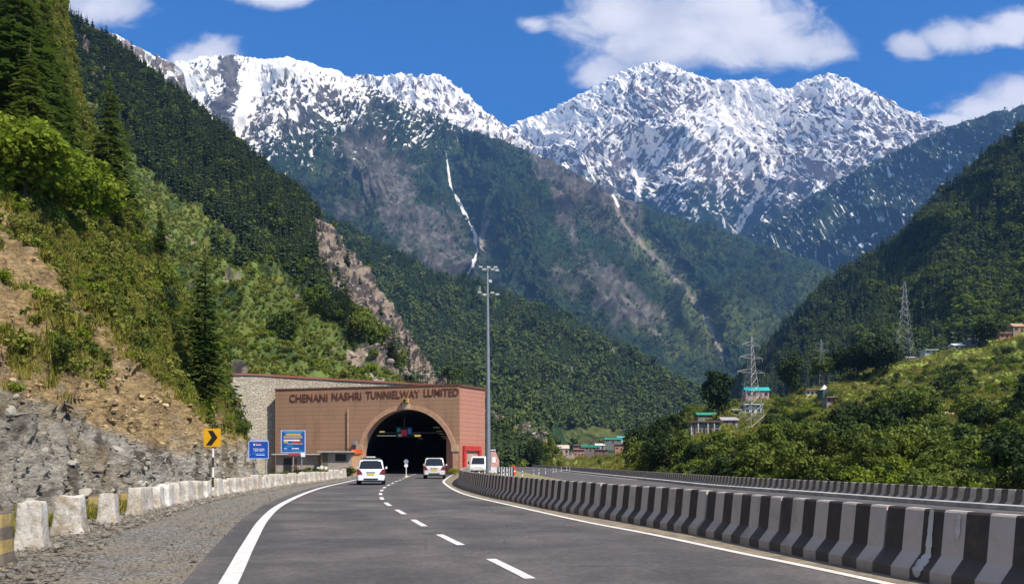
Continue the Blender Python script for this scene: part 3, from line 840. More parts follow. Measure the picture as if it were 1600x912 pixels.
def conifer_arrays(seed, H=1.0, whorls=14, nb=7, sub=1, R=0.2, droop=0.35, base=0.08):
    """needle fronds as kites around a trunk; returns verts, quads"""
    r = np.random.default_rng(seed); V = []; Q = []
    for i in range(whorls):
        t = (i+r.uniform(-0.3, 0.3))/whorls
        t = min(max(t, 0), 0.985)
        z0 = H*(base+(1-base)*t)
        rad = R*H*(1-t)**0.85*(0.35+0.65*min(1, t*6+0.25))*r.uniform(0.75, 1.15)
        a0 = r.uniform(0, 6.28)
        for k in range(nb):
            a = a0+k*2*math.pi/nb+r.uniform(-0.3, 0.3); l = rad*r.uniform(0.6, 1.15)
            if l < 0.012*H: l = 0.012*H
            d = np.array((math.cos(a), math.sin(a), 0)); s = np.array((-math.sin(a), math.cos(a), 0))
            dz = -droop*l*r.uniform(0.6, 1.4)
            if sub == 1:
                w = l*r.uniform(0.28, 0.45)
                p0 = np.array((0, 0, z0+0.25*l)); p1 = d*l*0.55+s*w+(0, 0, z0+dz*0.35); p3 = d*l*0.55-s*w+(0, 0, z0+dz*0.35+r.uniform(-.1, .1)*l); p2 = d*l+(0, 0, z0+dz)
                b = len(V); V += [p0, p1, p2, p3]; Q.append((b, b+1, b+2, b+3))
            else:
                for j in range(sub):
                    f = (j+0.6)/sub
                    c = d*l*f+np.array((0, 0, z0+dz*f*f+0.12*l*math.sin(f*3.1)))
                    for sg in (-1, 1):
                        ll = l*(0.42*(1-0.55*f))*r.uniform(0.7, 1.3); aa = sg*r.uniform(0.5, 1.1)
                        dd = d*math.cos(aa)+s*math.sin(aa)+np.array((0, 0, r.uniform(-0.45, 0.12)))
                        ss = np.cross(dd, (0, 0, 1)); ss /= np.linalg.norm(ss)+1e-6
                        ss = ss*math.cos(r.uniform(-.8, .8))+np.array((0, 0, 1))*r.uniform(-.5, .5)
                        w = ll*0.26
                        b = len(V); V += [c, c+dd*ll*0.5+ss*w, c+dd*ll, c+dd*ll*0.5-ss*w]; Q.append((b, b+1, b+2, b+3))
    # leader
    b = len(V); V += [np.array(p) for p in ((0.006*H, 0, H*0.93), (0, 0.006*H, H*0.93), (0, 0, H*1.02), (-0.006*H, -0.004*H, H*0.93))]; Q.append((b, b+1, b+2, b+3))
    return np.array(V), np.array(Q)
def trunk_arrays(H, r0, n=6, top=0.97, bend=0.0, seed=0):
    V = []; Q = []; ks = 6; rr = np.random.default_rng(seed)
    off = np.cumsum(rr.uniform(-bend, bend, (ks, 2)), axis=0)
    for j in range(ks):
        f = j/(ks-1)
        for k in range(n):
            a = 2*math.pi*k/n; r = r0*(1-f*0.85)*(1.25 if j == 0 else 1)
            V.append((off[j][0]*(j > 0)+r*math.cos(a), off[j][1]*(j > 0)+r*math.sin(a), H*top*f-(0.25 if j == 0 else 0)))
    for j in range(ks-1):
        for k in range(n): Q.append((j*n+k, j*n+(k+1) % n, (j+1)*n+(k+1) % n, (j+1)*n+k))
    return np.array(V), np.array(Q)
def leafy_arrays(seed, clumps=22, per=36, rx=0.5, rz=0.42, zc=0.55, leaf=0.055, cr=0.17, flat=0.0):
    r = np.random.default_rng(seed)
    d = r.normal(size=(clumps, 3)); d /= np.linalg.norm(d, axis=1, keepdims=True)
    rad = r.uniform(0.45, 1.0, clumps)**0.6
    C = d*rad[:, None]*np.array((rx-cr*0.6, rx-cr*0.6, rz-cr*0.5))*r.uniform(0.8, 1.2, (clumps, 1)); C[:, 2] += zc
    sc = r.uniform(0.65, 1.3, clumps)
    e = r.normal(size=(clumps, per, 3)); e /= np.linalg.norm(e, axis=2, keepdims=True)
    e[..., 2] = np.abs(e[..., 2])*np.where(r.uniform(size=(clumps, per)) < 0.75, 1, -1)
    pr = r.uniform(0.55, 1.08, (clumps, per, 1))
    Pn = (C[:, None]+e*pr*cr*sc[:, None, None]*np.array((1, 1, 0.8))).reshape(-1, 3)
    n = len(Pn); nn = e.reshape(-1, 3)+r.normal(size=(n, 3))*0.55; nn /= np.linalg.norm(nn, axis=1, keepdims=True)
    t = np.cross(nn, r.normal(size=(n, 3))); t /= np.linalg.norm(t, axis=1, keepdims=True)+1e-9; s = np.cross(nn, t)
    L = leaf*r.uniform(0.6, 1.4, (n, 1))
    V = np.stack([Pn-t*L, Pn+s*L*0.62, Pn+t*L, Pn-s*L*0.62], 1).reshape(-1, 3)
    V[:, 2] = np.maximum(V[:, 2], -0.02)
    return V, np.arange(4*n).reshape(-1, 4)
def limbs_arrays(seed, H, r0, nl=5):
    r = np.random.default_rng(seed); V, Q = trunk_arrays(H*0.75, r0, 6, 1.0, 0.03*H, seed)
    for k in range(nl):
        f = r.uniform(0.35, 0.85); a = r.uniform(0, 6.28); l = H*r.uniform(0.2, 0.34)
        p = Vector((0, 0, H*0.72*f)); q = p+Vector((math.cos(a)*l, math.sin(a)*l, l*r.uniform(0.3, 0.9)))
        m = MB(); m.tube(p, q, r0*0.42, r0*0.12, 4, caps=False)
        b = len(V); V = np.r_[V, np.array(m.v)]; Q = np.r_[Q, np.array(m.f)+b]
    return V, Q
def mesh_of(name, VQ, mat): return fast_mesh(name, VQ[0], VQ[1], mat)
def joined(name, A, B, ma, mb):
    V = np.r_[A[0], B[0]]; Q = np.r_[A[1], B[1]+len(A[0])]
    return fast_mesh(name, V, Q, [ma, mb], mi=np.r_[np.zeros(len(A[1])), np.ones(len(B[1]))])

far_con = [mesh_of('conifer_far', conifer_arrays(300+i, 1, 7, 5, 1, R, 0.45), needle) for i, R in enumerate((0.17, 0.21, 0.15, 0.24))]
far_leaf = [mesh_of('broadleaf_far', leafy_arrays(320+i, 9, 10, 0.42, 0.42, 0.5, 0.13, 0.22), leaff) for i in range(3)]
mid_con = [joined('conifer_mid', conifer_arrays(340+i, 1, 13, 7, 1, R, 0.45), trunk_arrays(1, 0.007, 4), needle, bark) for i, R in enumerate((0.16, 0.2, 0.14, 0.23))]
mid_leaf = [mesh_of('broadleaf_mid', leafy_arrays(360+i, 18, 18, 0.45, 0.42, 0.48, 0.075, 0.19), leafm) for i in range(3)]
small_bush = [mesh_of('bush', leafy_arrays(380+i, 9, 22, 0.5, 0.33, 0.3, 0.07, 0.2), m) for i, m in enumerate((leafm, leafm, leafd, leafb))]
def tuft(seed, n=26, h=0.5):
    r = np.random.default_rng(seed); V = []; Q = []
    for i in range(n):
        a = r.uniform(0, 6.28); x, y = r.uniform(-0.18, 0.18, 2); l = h*r.uniform(0.5, 1.2); o = l*r.uniform(0.2, 0.7); w = 0.018
        s = np.array((-math.sin(a), math.cos(a), 0))*w; p = np.array((x, y, -0.02)); q = p+np.array((math.cos(a)*o, math.sin(a)*o, l)); m = p+(q-p)*0.55+np.array((0, 0, l*0.12))
        b = len(V); V += [p-s, p+s, m+s, m-s, q+s*0.2, q-s*0.2]; Q += [(b, b+1, b+2, b+3), (b+3, b+2, b+4, b+5)]
    return np.array(V), np.array(Q)
scrub_bush = [mesh_of('bush', leafy_arrays(390+i, 9, 22, 0.5, 0.33, 0.3, 0.07, 0.2), m) for i, m in enumerate((leafs, leafs, leafs, leafm, leafb))]
tufts = [mesh_of('grass_tuft', tuft(400+i), grassm) for i in range(3)]

# scatter: one object of stuff, its points instanced by geometry nodes
def scatter(name, pts, sc, ix, variants, kind='stuff', rx=0.0):
    coll = bpy.data.collections.new('kit_'+name)
    for i, me in enumerate(variants):
        o = bpy.data.objects.new('kit_%s_%02d' % (name, i), me); coll.objects.link(o)
    n = len(pts)
    me = bpy.data.meshes.new(name); me.vertices.add(n); me.vertices.foreach_set('co', np.ascontiguousarray(pts, dtype=np.float32).ravel())
    for an, arr, ty in (('sc', sc, 'FLOAT'), ('rz', rng.uniform(0, 6.283, n), 'FLOAT'), ('rx', rng.uniform(-rx, rx, n), 'FLOAT')):
        at = me.attributes.new(an, ty, 'POINT'); at.data.foreach_set('value', np.ascontiguousarray(arr, dtype=np.float32))
    at = me.attributes.new('ix', 'INT', 'POINT'); at.data.foreach_set('value', np.ascontiguousarray(ix, dtype=np.int32))
    o = link(name, me); tag(o, kind=kind)
    ng = bpy.data.node_groups.new('scatter_'+name, 'GeometryNodeTree')
    ng.interface.new_socket('Geometry', in_out='INPUT', socket_type='NodeSocketGeometry')
    ng.interface.new_socket('Geometry', in_out='OUTPUT', socket_type='NodeSocketGeometry')
    N = ng.nodes; Lk = ng.links
    gi = N.new('NodeGroupInput'); go = N.new('NodeGroupOutput')
    ci = N.new('GeometryNodeCollectionInfo'); ci.inputs['Collection'].default_value = coll; ci.inputs['Separate Children'].default_value = True; ci.inputs['Reset Children'].default_value = True
    ip = N.new('GeometryNodeInstanceOnPoints'); ip.inputs['Pick Instance'].default_value = True
    def na(nm, ty):
        a = N.new('GeometryNodeInputNamedAttribute'); a.data_type = ty; a.inputs['Name'].default_value = nm
        return next(q for q in a.outputs if q.enabled and q.name == 'Attribute')
    cx = N.new('ShaderNodeCombineXYZ'); Lk.new(na('rz', 'FLOAT'), cx.inputs[2]); Lk.new(na('rx', 'FLOAT'), cx.inputs[0])
    Lk.new(gi.outputs[0], ip.inputs['Points']); Lk.new(ci.outputs[0], ip.inputs['Instance']); Lk.new(na('ix', 'INT'), ip.inputs['Instance Index'])
    Lk.new(cx.outputs[0], ip.inputs['Rotation']); Lk.new(na('sc', 'FLOAT'), ip.inputs['Scale']); Lk.new(ip.outputs[0], go.inputs[0])
    md = o.modifiers.new('scatter', 'NODES'); md.node_group = ng
    return o

def sample(key, n, power=1.0, pfun=None, near=0.0):
    """points on a hillside, by area and by how wooded it is"""
    t = T[key]; V = t['V']
    A = np.linalg.norm(np.cross(V[1:, :-1]-V[:-1, :-1], V[:-1, 1:]-V[:-1, :-1]), axis=-1)
    w = A*np.clip(t['tree'][:-1, :-1], 0, 1)**power
    if near: w = w*(100.0/np.maximum(V[:-1, :-1, 1], 8.0))**near
    if pfun is not None: w = w*pfun(t['px'][:-1, :-1], t['py'][:-1, :-1])
    w = w*(t['px'][:-1, :-1] > -60)*(t['px'][:-1, :-1] < 1660)*(t['py'][:-1, :-1] > -120)
    cw = np.cumsum(w.ravel()); k = np.searchsorted(cw, rng.uniform(0, cw[-1], n))
    i, j = np.unravel_index(np.minimum(k, cw.size-1), w.shape)
    fu = rng.uniform(size=(n, 1)); fv = rng.uniform(size=(n, 1))
    p = V[i, j]*(1-fu)*(1-fv)+V[i, j+1]*fu*(1-fv)+V[i+1, j]*(1-fu)*fv+V[i+1, j+1]*fu*fv
    return p, t['px'][i, j], t['py'][i, j]

def forest(name, key, n, hmin, hmax, con, leaf, pleaf, power=1.0, sink=0.03, keep=None, pfun=None):
    p, px, py = sample(key, n, power, pfun)
    h = rng.uniform(hmin, hmax, n)*rng.uniform(0.45, 1.35, n)
    ok, _, _ = visible(p, top=float(hmax))
    pl = pleaf(px, py)
    isl = rng.uniform(size=n) < pl
    ix = np.where(isl, len(con)+rng.integers(0, max(1, len(leaf)), n), rng.integers(0, len(con), n))
    h = np.where(isl, h*0.62, h)
    p = p-np.array((0, 0, 1))*(h*sink)[:, None]
    d = np.where(ok, p[:, 1], 1e9)
    order = np.argsort(d); order = order[:int(ok.sum())]
    k = keep or 0
    if len(order) > k:
        o2 = order[k:]
        scatter(name, p[o2], h[o2], ix[o2], con+leaf)
    return p[order[:k]], h[order[:k]], isl[order[:k]]

for k_, (xa, xb, ya) in (('L2', (862, 985, 672)), ('L1', (850, 985, 600)), ('L8', (862, 985, 600))):
    q_ = T[k_]; q_['tree'] = np.where((q_['px'] > xa) & (q_['px'] < xb) & (q_['py'] > ya), q_['tree']*0.03, q_['tree'])
forest('far_forest', 'L3', 42000, 14, 26, far_con, far_leaf, lambda x, y: np.clip(0.3+fbm(x/50, y/35, 3, 401)*1.1, 0, .9), 1.3)
forest('ridge_forest', 'L6', 14000, 16, 26, far_con, far_leaf, lambda x, y: 0.1+0*x)
forest('valley_forest', 'L2', 30000, 11, 20, far_con, far_leaf, lambda x, y: np.clip(0.28+(y-480)/350+fbm(x/45, y/30, 3, 402)*1.2, 0.03, 0.9))
c1 = forest('hillside_forest', 'L1', 22000, 6.5, 13, mid_con, mid_leaf, lambda x, y: np.where((y > 400+(x-300)*0.6) & (x < 540), 0.5, 0.15), 1.2, keep=170,
            pfun=lambda x, y: 1.0)
c7 = forest('right_forest', 'L7', 17000, 9, 19, mid_con, mid_leaf, lambda x, y: np.clip(0.12+(x-1250)/700*(y-150)/300, 0.08, 0.7)+np.clip(fbm(x/60, y/40, 3, 403)*.8, -.1, .5), keep=90)

# ------------------------------------------------------------------ roads
left_line = Curve2([(1.5,-12),(-.2,-3),(-1.9,4),(-3.43,10.05),(-4.68,14.8),(-6.3,21.2),(-7.75,28),(-9.3,37.5),(-10.4,46.4),(-11.3,57.4),(-12.4,70),(-13.9,82),(-15.2,98),(-15.4,140),(-15.4,200)])
right_line = Curve2([(8.2,-12),(6.9,-3),(5.75,4),(4.5,10.26),(3.59,13.7),(2.82,16.7),(1.84,19.9),(.745,24.2),(-.45,29.1),(-1.3,32.6),(-2.1,36.5),(-2.87,41.5),(-3.66,47.6),(-4.6,56),(-5.0,62),(-5.5,72),(-6.0,84),(-6.3,98),(-6.5,140),(-6.5,200)])
barrier_c = Curve2([(8.9,-8),(7.35,0),(6.2,6),(4.97,10.5),(4.56,12.4),(3.98,15.2),(3.45,17.4),(2.92,19.3),(2.17,21.7),(1.3,24.7),(.82,26.7),(.225,29.3),(-.49,32),(-1.4,36.4),(-2.35,41.9),(-3.2,48.5),(-3.75,56),(-4.1,65),(-4.35,76),(-4.5,84.2)])

def ribbon(name, A, B_, z, mat, n=240, cross=1, kind='structure', zf=None, uv=False):
    t = np.linspace(0, 1, n); k = np.linspace(0, 1, cross+1)
    a = A(t); b_ = B_(t)
    V = a[:, None]*(1-k)[None, :, None]+b_[:, None]*k[None, :, None]
    zz = np.full(V.shape[:2]+(1,), float(z))
    if zf is not None: zz = zz+zf(V[..., 0], V[..., 1], k[None, :])[..., None]
    V = np.concatenate([V, zz], -1)
    me = fast_mesh(name, V.reshape(-1, 3), grid_faces(n, cross+1)[:, ::-1], mat, {'k': np.broadcast_to(k[None], V.shape[:2]).ravel()}, smooth=True)
    # keep the sheet facing up
    if me.polygons[0].normal.z < 0: me.flip_normals()
    o = link(name, me); tag(o, kind=kind); return o
def cf(C, off=0.0, s0=0.0, s1=1.0): return lambda t: C.off((s0+(s1-s0)*t)*C.L, off)

ta = NT('asphalt', 0.82, 0.35)
vw = ta.coord('World')
big = ta.noise(0.30, 5, 0.6, vw); mid = ta.noise(1.6, 5, 0.7, vw); fin = ta.noise(55, 3, 0.7, vw); vf = ta.voro(75, vw)
base = ta.mix(ta.ramp(big, 0.35, 0.68), (0.078, 0.071, 0.069), (0.145, 0.131, 0.123))
base = ta.mix(ta.math('MULTIPLY', ta.ramp(mid, 0.45, 0.75), 0.45), base, (0.115, 0.105, 0.098))
kk = ta.attr('k', 'Fac')
trk = ta.math('SINE', ta.math('MULTIPLY', kk, 25.13))
base = ta.mix(ta.math('MULTIPLY', ta.ramp(trk, -0.2, 1.0), 0.22), base, (0.050, 0.048, 0.050))
spk = ta.ramp(ta.noise(140, 2, 0.6, vw), 0.60, 0.72)
base = ta.mix(ta.math('MULTIPLY', spk, 0.5), base, (0.21, 0.20, 0.185))
base = ta.mix(ta.math('MULTIPLY', ta.ramp(fin, 0.35, 0.65), 0.4), base, (0.05, 0.048, 0.047))
cr = ta.voro(0.42, ta.coord('World', (1, .35, 1)), 'DISTANCE_TO_EDGE')
crm = ta.math('MULTIPLY', ta.math('SUBTRACT', 1.0, ta.ramp(cr, 0.0, 0.012)), ta.ramp(ta.noise(0.25, 2, 0.5, vw), 0.52, 0.62))
base = ta.mix(ta.math('MULTIPLY', crm, 0.55), base, (0.022, 0.021, 0.02))
base = ta.mix(1.0, base, ta.ramp(ta.noise(0.7, 7, 0.75, vw, 0.6), 0.3, 0.7, 0.80, 1.2), 'MULTIPLY')
base = ta.mix(1.0, base, ta.ramp(ta.noise(9.0, 6, 0.8, vw), 0.35, 0.65, 0.80, 1.22), 'MULTIPLY')
base = ta.mix(ta.math('MULTIPLY', ta.ramp(ta.noise(0.8, 3, 0.5, vw), 0.68, 0.73), 0.35), base, (0.04, 0.037, 0.037))
ta.color(base); ta.bump(ta.math('ADD', fin, ta.math('MULTIPLY', vf, 0.6)), 0.006)
ta.put(ta.ramp(big, 0.3, 0.7, 0.72, 0.9), ta.b.inputs['Roughness'])
asphalt = ta.mat
tp = NT('road_paint', 0.6, 0.35)
vw = tp.coord('World')
wear = tp.math('MULTIPLY', tp.ramp(tp.noise(9, 8, 0.8, vw), 0.52, 0.66), 0.65)
tp.color(tp.mix(wear, tp.mix(tp.ramp(tp.noise(2.5, 4, 0.6, vw), 0.3, 0.7), (0.62, 0.58, 0.54), (0.76, 0.73, 0.70)), (0.16, 0.15, 0.14)))
paint = tp.mat
tg = NT('gravel', 0.95, 0.1)
vw = tg.coord('World')
g1 = tg.voro(17, vw, 'F1', 'Color'); g2 = tg.voro(17, vw); gs = tg.noise(0.6, 5, 0.65, vw)
sepc = tg.new('ShaderNodeSeparateColor'); tg.l.new(g1, sepc.inputs[0])
gc = tg.mix(sepc.outputs[0], (0.16, 0.155, 0.14), (0.40, 0.38, 0.34))
gc = tg.mix(tg.ramp(gs, 0.42, 0.66), gc, (0.34, 0.29, 0.215))
gc = tg.mix(tg.math('MULTIPLY', tg.ramp(tg.noise(0.9, 4, 0.7, vw), 0.62, 0.7), 0.7), gc, (0.12, 0.14, 0.05))
gc = tg.mix(tg.math('MULTIPLY', tg.ramp(g2, 0.45, 0.75), 0.6), gc, (0.10, 0.09, 0.08))
tg.color(gc); tg.bump(tg.math('ADD', tg.math('SUBTRACT', 1.0, g2), tg.noise(50, 3, 0.6, vw)), 0.05)
gravel = tg.mat
dust = NT('verge_dust', 0.95, 0.1); vw = dust.coord('World')
dust.color(dust.mix(dust.ramp(dust.noise(3, 6, 0.7, vw), 0.35, 0.65), (0.155, 0.135, 0.11), (0.30, 0.25, 0.18))); dust.bump(dust.noise(40, 4, 0.7, vw), 0.012)

ribbon('road', cf(left_line, -0.55), cf(barrier_c.__class__([(9.4,-12),(7.9,-3),(6.4,6),(4.97,10.5),(3.98,15.2),(2.92,19.3),(1.3,24.7),(-.49,32),(-2.35,41.9),(-3.2,48.5),(-4.1,65),(-4.5,84),(-5.2,98),(-5.6,140),(-5.6,200)])), 0.0, asphalt, 500, 24)
ribbon('road_verge', cf(right_line, 0.13, 0.0, 0.62), cf(Curve2([(9.4,-12),(7.9,-3),(6.4,6),(5.1,10.5),(4.1,15.2),(3.05,19.3),(1.45,24.7),(-.3,32),(-2.2,41.9),(-3.0,48.5),(-3.8,60),(-4.1,75)])), 0.004, dust.mat, 200, 2)
def line_marking(name, C, s0, s1, w, off=0.0, z=0.008):
    s = np.linspace(s0, s1, max(4, int((s1-s0)/0.5))); a = C.off(s, off-w/2); b_ = C.off(s, off+w/2); n = len(s)
    V = np.stack([a, b_], 1); V = np.concatenate([V, np.full((n, 2, 1), z)], -1)
    me = fast_mesh(name, V.reshape(-1, 3), grid_faces(n, 2)[:, ::-1], paint)
    if me.polygons[0].normal.z < 0: me.flip_normals()
    o = link(name, me); tag(o, kind='structure'); return o
line_marking('road_marking', left_line, 0.5, left_line.L-40, 0.23)
line_marking('road_marking', right_line, 0.5, right_line.L-40, 0.17)
dash = Curve2([(1.1,7.0),(-.03,11.5),(-1.34,16.25),(-2.3,20.1),(-3.1,23.5),(-3.95,27),(-4.85,31.2),(-5.6,35.5),(-6.15,39),(-6.7,43.3),(-7.05,46.4),(-7.6,52.7),(-8.2,60),(-8.9,69.6),(-9.8,82),(-10.6,98),(-11,140)])
s_first = 4.0
k = 0
while s_first+k*4.28 < dash.L-30:
    s = s_first+k*4.28
    line_marking('road_marking', dash, s-0.4, s+1.75, 0.15)
    k += 1

# left shoulder of gravel up to the foot of the slope
def zsh(x, y, kq): return fbm(x/1.3, y/1.3, 4, 150)*0.05+sstep(0.25, 0.75, kq)*0.05+fbm(x/0.25, y/0.25, 2, 151)*0.012
ribbon('gravel_shoulder', cf(left_line, -0.50, 0, 0.62), lambda t: Curve2([(-13,-14),(-13,0),(-14,12),(-15.5,22),(-17,34),(-20,50),(-25,66),(-33,92)]).at(t*Curve2([(-13,-14),(-13,0),(-14,12),(-15.5,22),(-17,34),(-20,50),(-25,66),(-33,92)]).L), -0.035, gravel, 420, 90, zf=zsh)

# second carriageway, lower, on the right
Z2 = -0.45
far_c = Curve2([(30,8),(24.5,22),(20.5,33),(17.9,47),(15.6,59),(14.6,75),(12.8,100),(11.0,130),(8.5,165),(3.5,205),(-4,240)])
ribbon('road', cf(far_c, -9.2), cf(far_c, -1.6), Z2+0.012, asphalt, 200, 12)
ribbon('road_verge', cf(far_c, -1.7), cf(far_c, 1.0), Z2+0.004, dust.mat, 200, 2)
line_marking('road_marking', far_c, 75, far_c.L-10, 0.18, off=-2.1, z=Z2+0.018)
conc = plain('old_concrete', (0.42, 0.40, 0.36), 0.9, 0.2, var=0.3, scale=1.5, bump=0.02)
kb = MB(); ss = np.arange(6, far_c.L-30, 1.0)
for s0 in (0,):
    pr = [(-1.75, Z2-0.02), (-1.75, Z2+0.20), (-1.3, Z2+0.22), (-1.25, Z2-0.02)]
    kb.loft([[(*far_c.off(s, o), z) for o, z in pr] for s in ss])
tag(kb.build('kerb', conc), kind='structure')
# planted island between the carriageways
tv = NT('island_soil', 0.95, 0.1); vw = tv.coord('World')
tv.color(tv.mix(tv.ramp(tv.noise(0.8, 6, 0.7, vw), 0.35, 0.65), (0.15, 0.16, 0.06), (0.30, 0.26, 0.15)))
isl = lambda t: barrier_c.off(t*barrier_c.L, 0.3)
ribbon('verge', isl, lambda t: far_c.off(np.interp(t, [0, 0.2, 1], [0, 0.12, 0.62])*far_c.L, -9.1), 0.0, tv.mat, 120, 10, zf=lambda x, y, kq: np.interp(kq, [0, 0.35, 1], [-0.01, -0.10, Z2+0.008])+0*x)

# ------------------------------------------------------------------ striped barriers
def barrier_paint(name, c, dirt, amt):
    t = NT(name, 0.8, 0.25); v = t.coord('World')
    n = t.noise(2.2, 6, 0.7, v); gz = t.new('ShaderNodeSeparateXYZ'); t.l.new(v, gz.inputs[0])
    low = t.ramp(gz.outputs[2], 0.45, 0.0)
    m = t.math('ADD', t.math('MULTIPLY', t.ramp(n, 0.45, 0.8), amt), t.math('MULTIPLY', low, 0.35*t_dirt))
    c2 = t.mix(t.math('MINIMUM', m, 1.0), c, dirt)
    c2 = t.mix(t.math('MULTIPLY', t.ramp(t.noise(30, 3, 0.7, v), 0.62, 0.7), 0.4), c2, tuple(x*0.5+0.08 for x in c))
    t.color(c2); t.bump(t.noise(25, 5, 0.7, v), 0.006); return t.mat
t_dirt = 1.0
b_white = barrier_paint('barrier_white', (0.52, 0.46, 0.41), (0.27, 0.21, 0.145), 0.7)
b_black = barrier_paint('barrier_black', (0.058, 0.049, 0.047), (0.19, 0.16, 0.13), 0.42)
b_smear = barrier_paint('barrier_smear', (0.58, 0.56, 0.53), (0.22, 0.20, 0.18), 0.8)
PROF = [(0.0, -0.02), (0.0, 0.135), (0.17, 0.33), (0.225, 0.86), (0.245, 0.885), (0.36, 0.885), (0.38, 0.86), (0.435, 0.33), (0.60, 0.135), (0.60, -0.02)]
def barrier_run(C, s0, s1, seglen, stripe, z0, name, lab, group, prof=PROF, hs=1.0, mats=None, special=None, phase=0, edge_off=0.0, sub=2):
    i = 0; s = s0; out = []
    while s+seglen <= s1:
        ph = rng.uniform(-0.006, 0.006); dz = rng.uniform(-0.006, 0.006); ro = rng.uniform(-0.012, 0.012)
        n = int(round(seglen/stripe)); gap = 0.022
        org = np.array([*C.off(s+seglen/2, 0.3), z0]); m = MB()
        for k in range(n):
            a = s+gap+(seglen-2*gap)*k/n; b_ = s+gap+(seglen-2*gap)*(k+1)/n
            rings = []
            for q in np.linspace(a, b_, sub+1):
                rings.append([tuple(np.array((*C.off(q, edge_off+x+ro), z*hs+z0+dz))-org) for x, z in prof])
            st = len(m.v)
            m.loft(rings, (k+phase) % 2, caps=(k in (0, n-1)))
        o = m.build(name, mats or [b_white, b_black]); o.location = tuple(org)
        tag(o, lab, 'barrier', group)
        out.append(o); s += seglen; i += 1
    return out
segs = barrier_run(barrier_c, 3.0, barrier_c.L-0.3, 2.76, 0.345, 0.0, 'barrier_segment', 'black and white striped concrete barrier segment in the near row along the road edge line', 'striped barrier segments between road and island')
# paint spills on the near row, at the place where the photo has them
def s_at_px(pxv):
    ss_ = np.arange(6, 40, 0.01); w_ = barrier_c.at(ss_); pp = CX+w_[:, 0]/np.maximum(w_[:, 1], 1)*F_PX
    return float(ss_[np.argmin(np.abs(pp-pxv)+(w_[:, 1] < 4)*1e6)])
for pxv, parts, lab in ((1434, ((0.885, 0.33, 0.035, 0.055), (0.33, 0.135, 0.07, 0.10), (0.135, 0.05, 0.09, 0.03)), 'striped barrier segment with a streak of spilled white paint running down to its foot'),
                        (1476, ((0.87, 0.62, 0.025, 0.04), (0.62, 0.55, 0.035, 0.006)), None)):
    q = s_at_px(pxv); o = segs[min(len(segs)-1, int((q-3.0)/2.76))]; c = np.array(o.location)
    if lab: o['label'] = lab
    m = MB()
    def pt(z, w):
        x = np.interp(z, [0, 0.135, 0.33, 0.86, 0.885], [0, 0, 0.17, 0.225, 0.235])-0.016
        return tuple(np.array((*barrier_c.off(q+w, x), z))-c)
    for z0_, z1_, w0, w1 in parts:
        ns = 6
        for j in range(ns):
            za = z0_+(z1_-z0_)*j/ns; zb = z0_+(z1_-z0_)*(j+1)/ns
            wa = (w0+(w1-w0)*j/ns)*random.uniform(.75, 1.15); wb = (w0+(w1-w0)*(j+1)/ns)*random.uniform(.75, 1.15)
            m.face([pt(za, -wa), pt(za, wa), pt(zb, wb), pt(zb, -wb)])
    m.build('paint_streak', b_smear if pxv != 1252 else b_white, o, fix=False)
b_white2 = barrier_paint('far_barrier_white', (0.50, 0.47, 0.43), (0.24, 0.21, 0.16), 0.8)
b_black2 = barrier_paint('far_barrier_black', (0.055, 0.05, 0.048), (0.22, 0.19, 0.15), 0.5)
barrier_run(far_c, 8.0, far_c.L-40, 2.8, 0.35, Z2, 'barrier_segment', 'weathered striped barrier segment on the far side of the right carriageway', 'striped barrier segments beyond the right carriageway', hs=0.84, mats=[b_white2, b_black2], sub=1)

# ------------------------------------------------------------------ whitewashed blocks on the left
tw = NT('whitewash', 0.9, 0.2); v = tw.coord('World'); vo = tw.coord('World', (1, 1, .35))
rnd = tw.new('ShaderNodeObjectInfo').outputs['Random']
wcol = tw.mix(tw.ramp(tw.noise(1.9, 8, 0.78, v), 0.40, 0.64), (0.68, 0.65, 0.60), (0.30, 0.24, 0.165))
wcol = tw.mix(tw.math('MULTIPLY', tw.ramp(tw.noise(5, 6, 0.8, vo), 0.55, 0.70), 0.6), wcol, (0.18, 0.15, 0.11))
wcol = tw.mix(tw.math('MULTIPLY', rnd, 0.5), wcol, (0.36, 0.30, 0.21))
tw.color(wcol); tw.bump(tw.noise(9, 7, 0.75, v), 0.04)
ty = NT('yellow_black_paint', 0.8, 0.3); v = ty.coord('Object')
wv = ty.new('ShaderNodeSeparateXYZ'); ty.l.new(v, wv.inputs[0])
ty.color(ty.mix(ty.ramp(ty.math('SINE', ty.math('MULTIPLY', wv.outputs[2], 17.0)), -0.1, 0.1), (0.34, 0.25, 0.09), (0.15, 0.12, 0.09))); ty.bump(ty.noise(9, 6, 0.7, v), 0.03)
def rough_block(seed, w, d, h, taper=0.82, n=7, mat=None, name='concrete_block'):
    r = np.random.default_rng(seed); bm = bmesh.new()
    bmesh.ops.create_cube(bm, size=1.0)
    bmesh.ops.bevel(bm, geom=list(bm.edges), offset=0.03, segments=1, affect='EDGES')
    bmesh.ops.subdivide_edges(bm, edges=list(bm.edges), cuts=4, use_grid_fill=True)
    for vv in bm.verts:
        z = vv.co.z+0.5; k = 1-(1-taper)*z; flare = 1+0.22*max(0, 0.25-z)/0.25
        x, y = vv.co.x*w*k*flare, vv.co.y*d*k*flare
        q = np.array((x*3.1+seed*5, (y+z)*3.3))
        nn = float(noise(q[0], q[1], seed)); n2 = float(noise(q[0]*3, q[1]*3, seed+1))
        f = 1+0.035*nn+0.03*n2
        vv.co = Vector((x*f, y*f, z*h*(1+0.06*float(noise(x*2.5+seed, y*2.5, seed+2)))-0.04))
    me = bpy.data.meshes.new(name); bm.to_mesh(me); bm.free(); me.materials.append(mat or tw.mat)
    me.polygons.foreach_set('use_smooth', [True]*len(me.polygons))
    return me
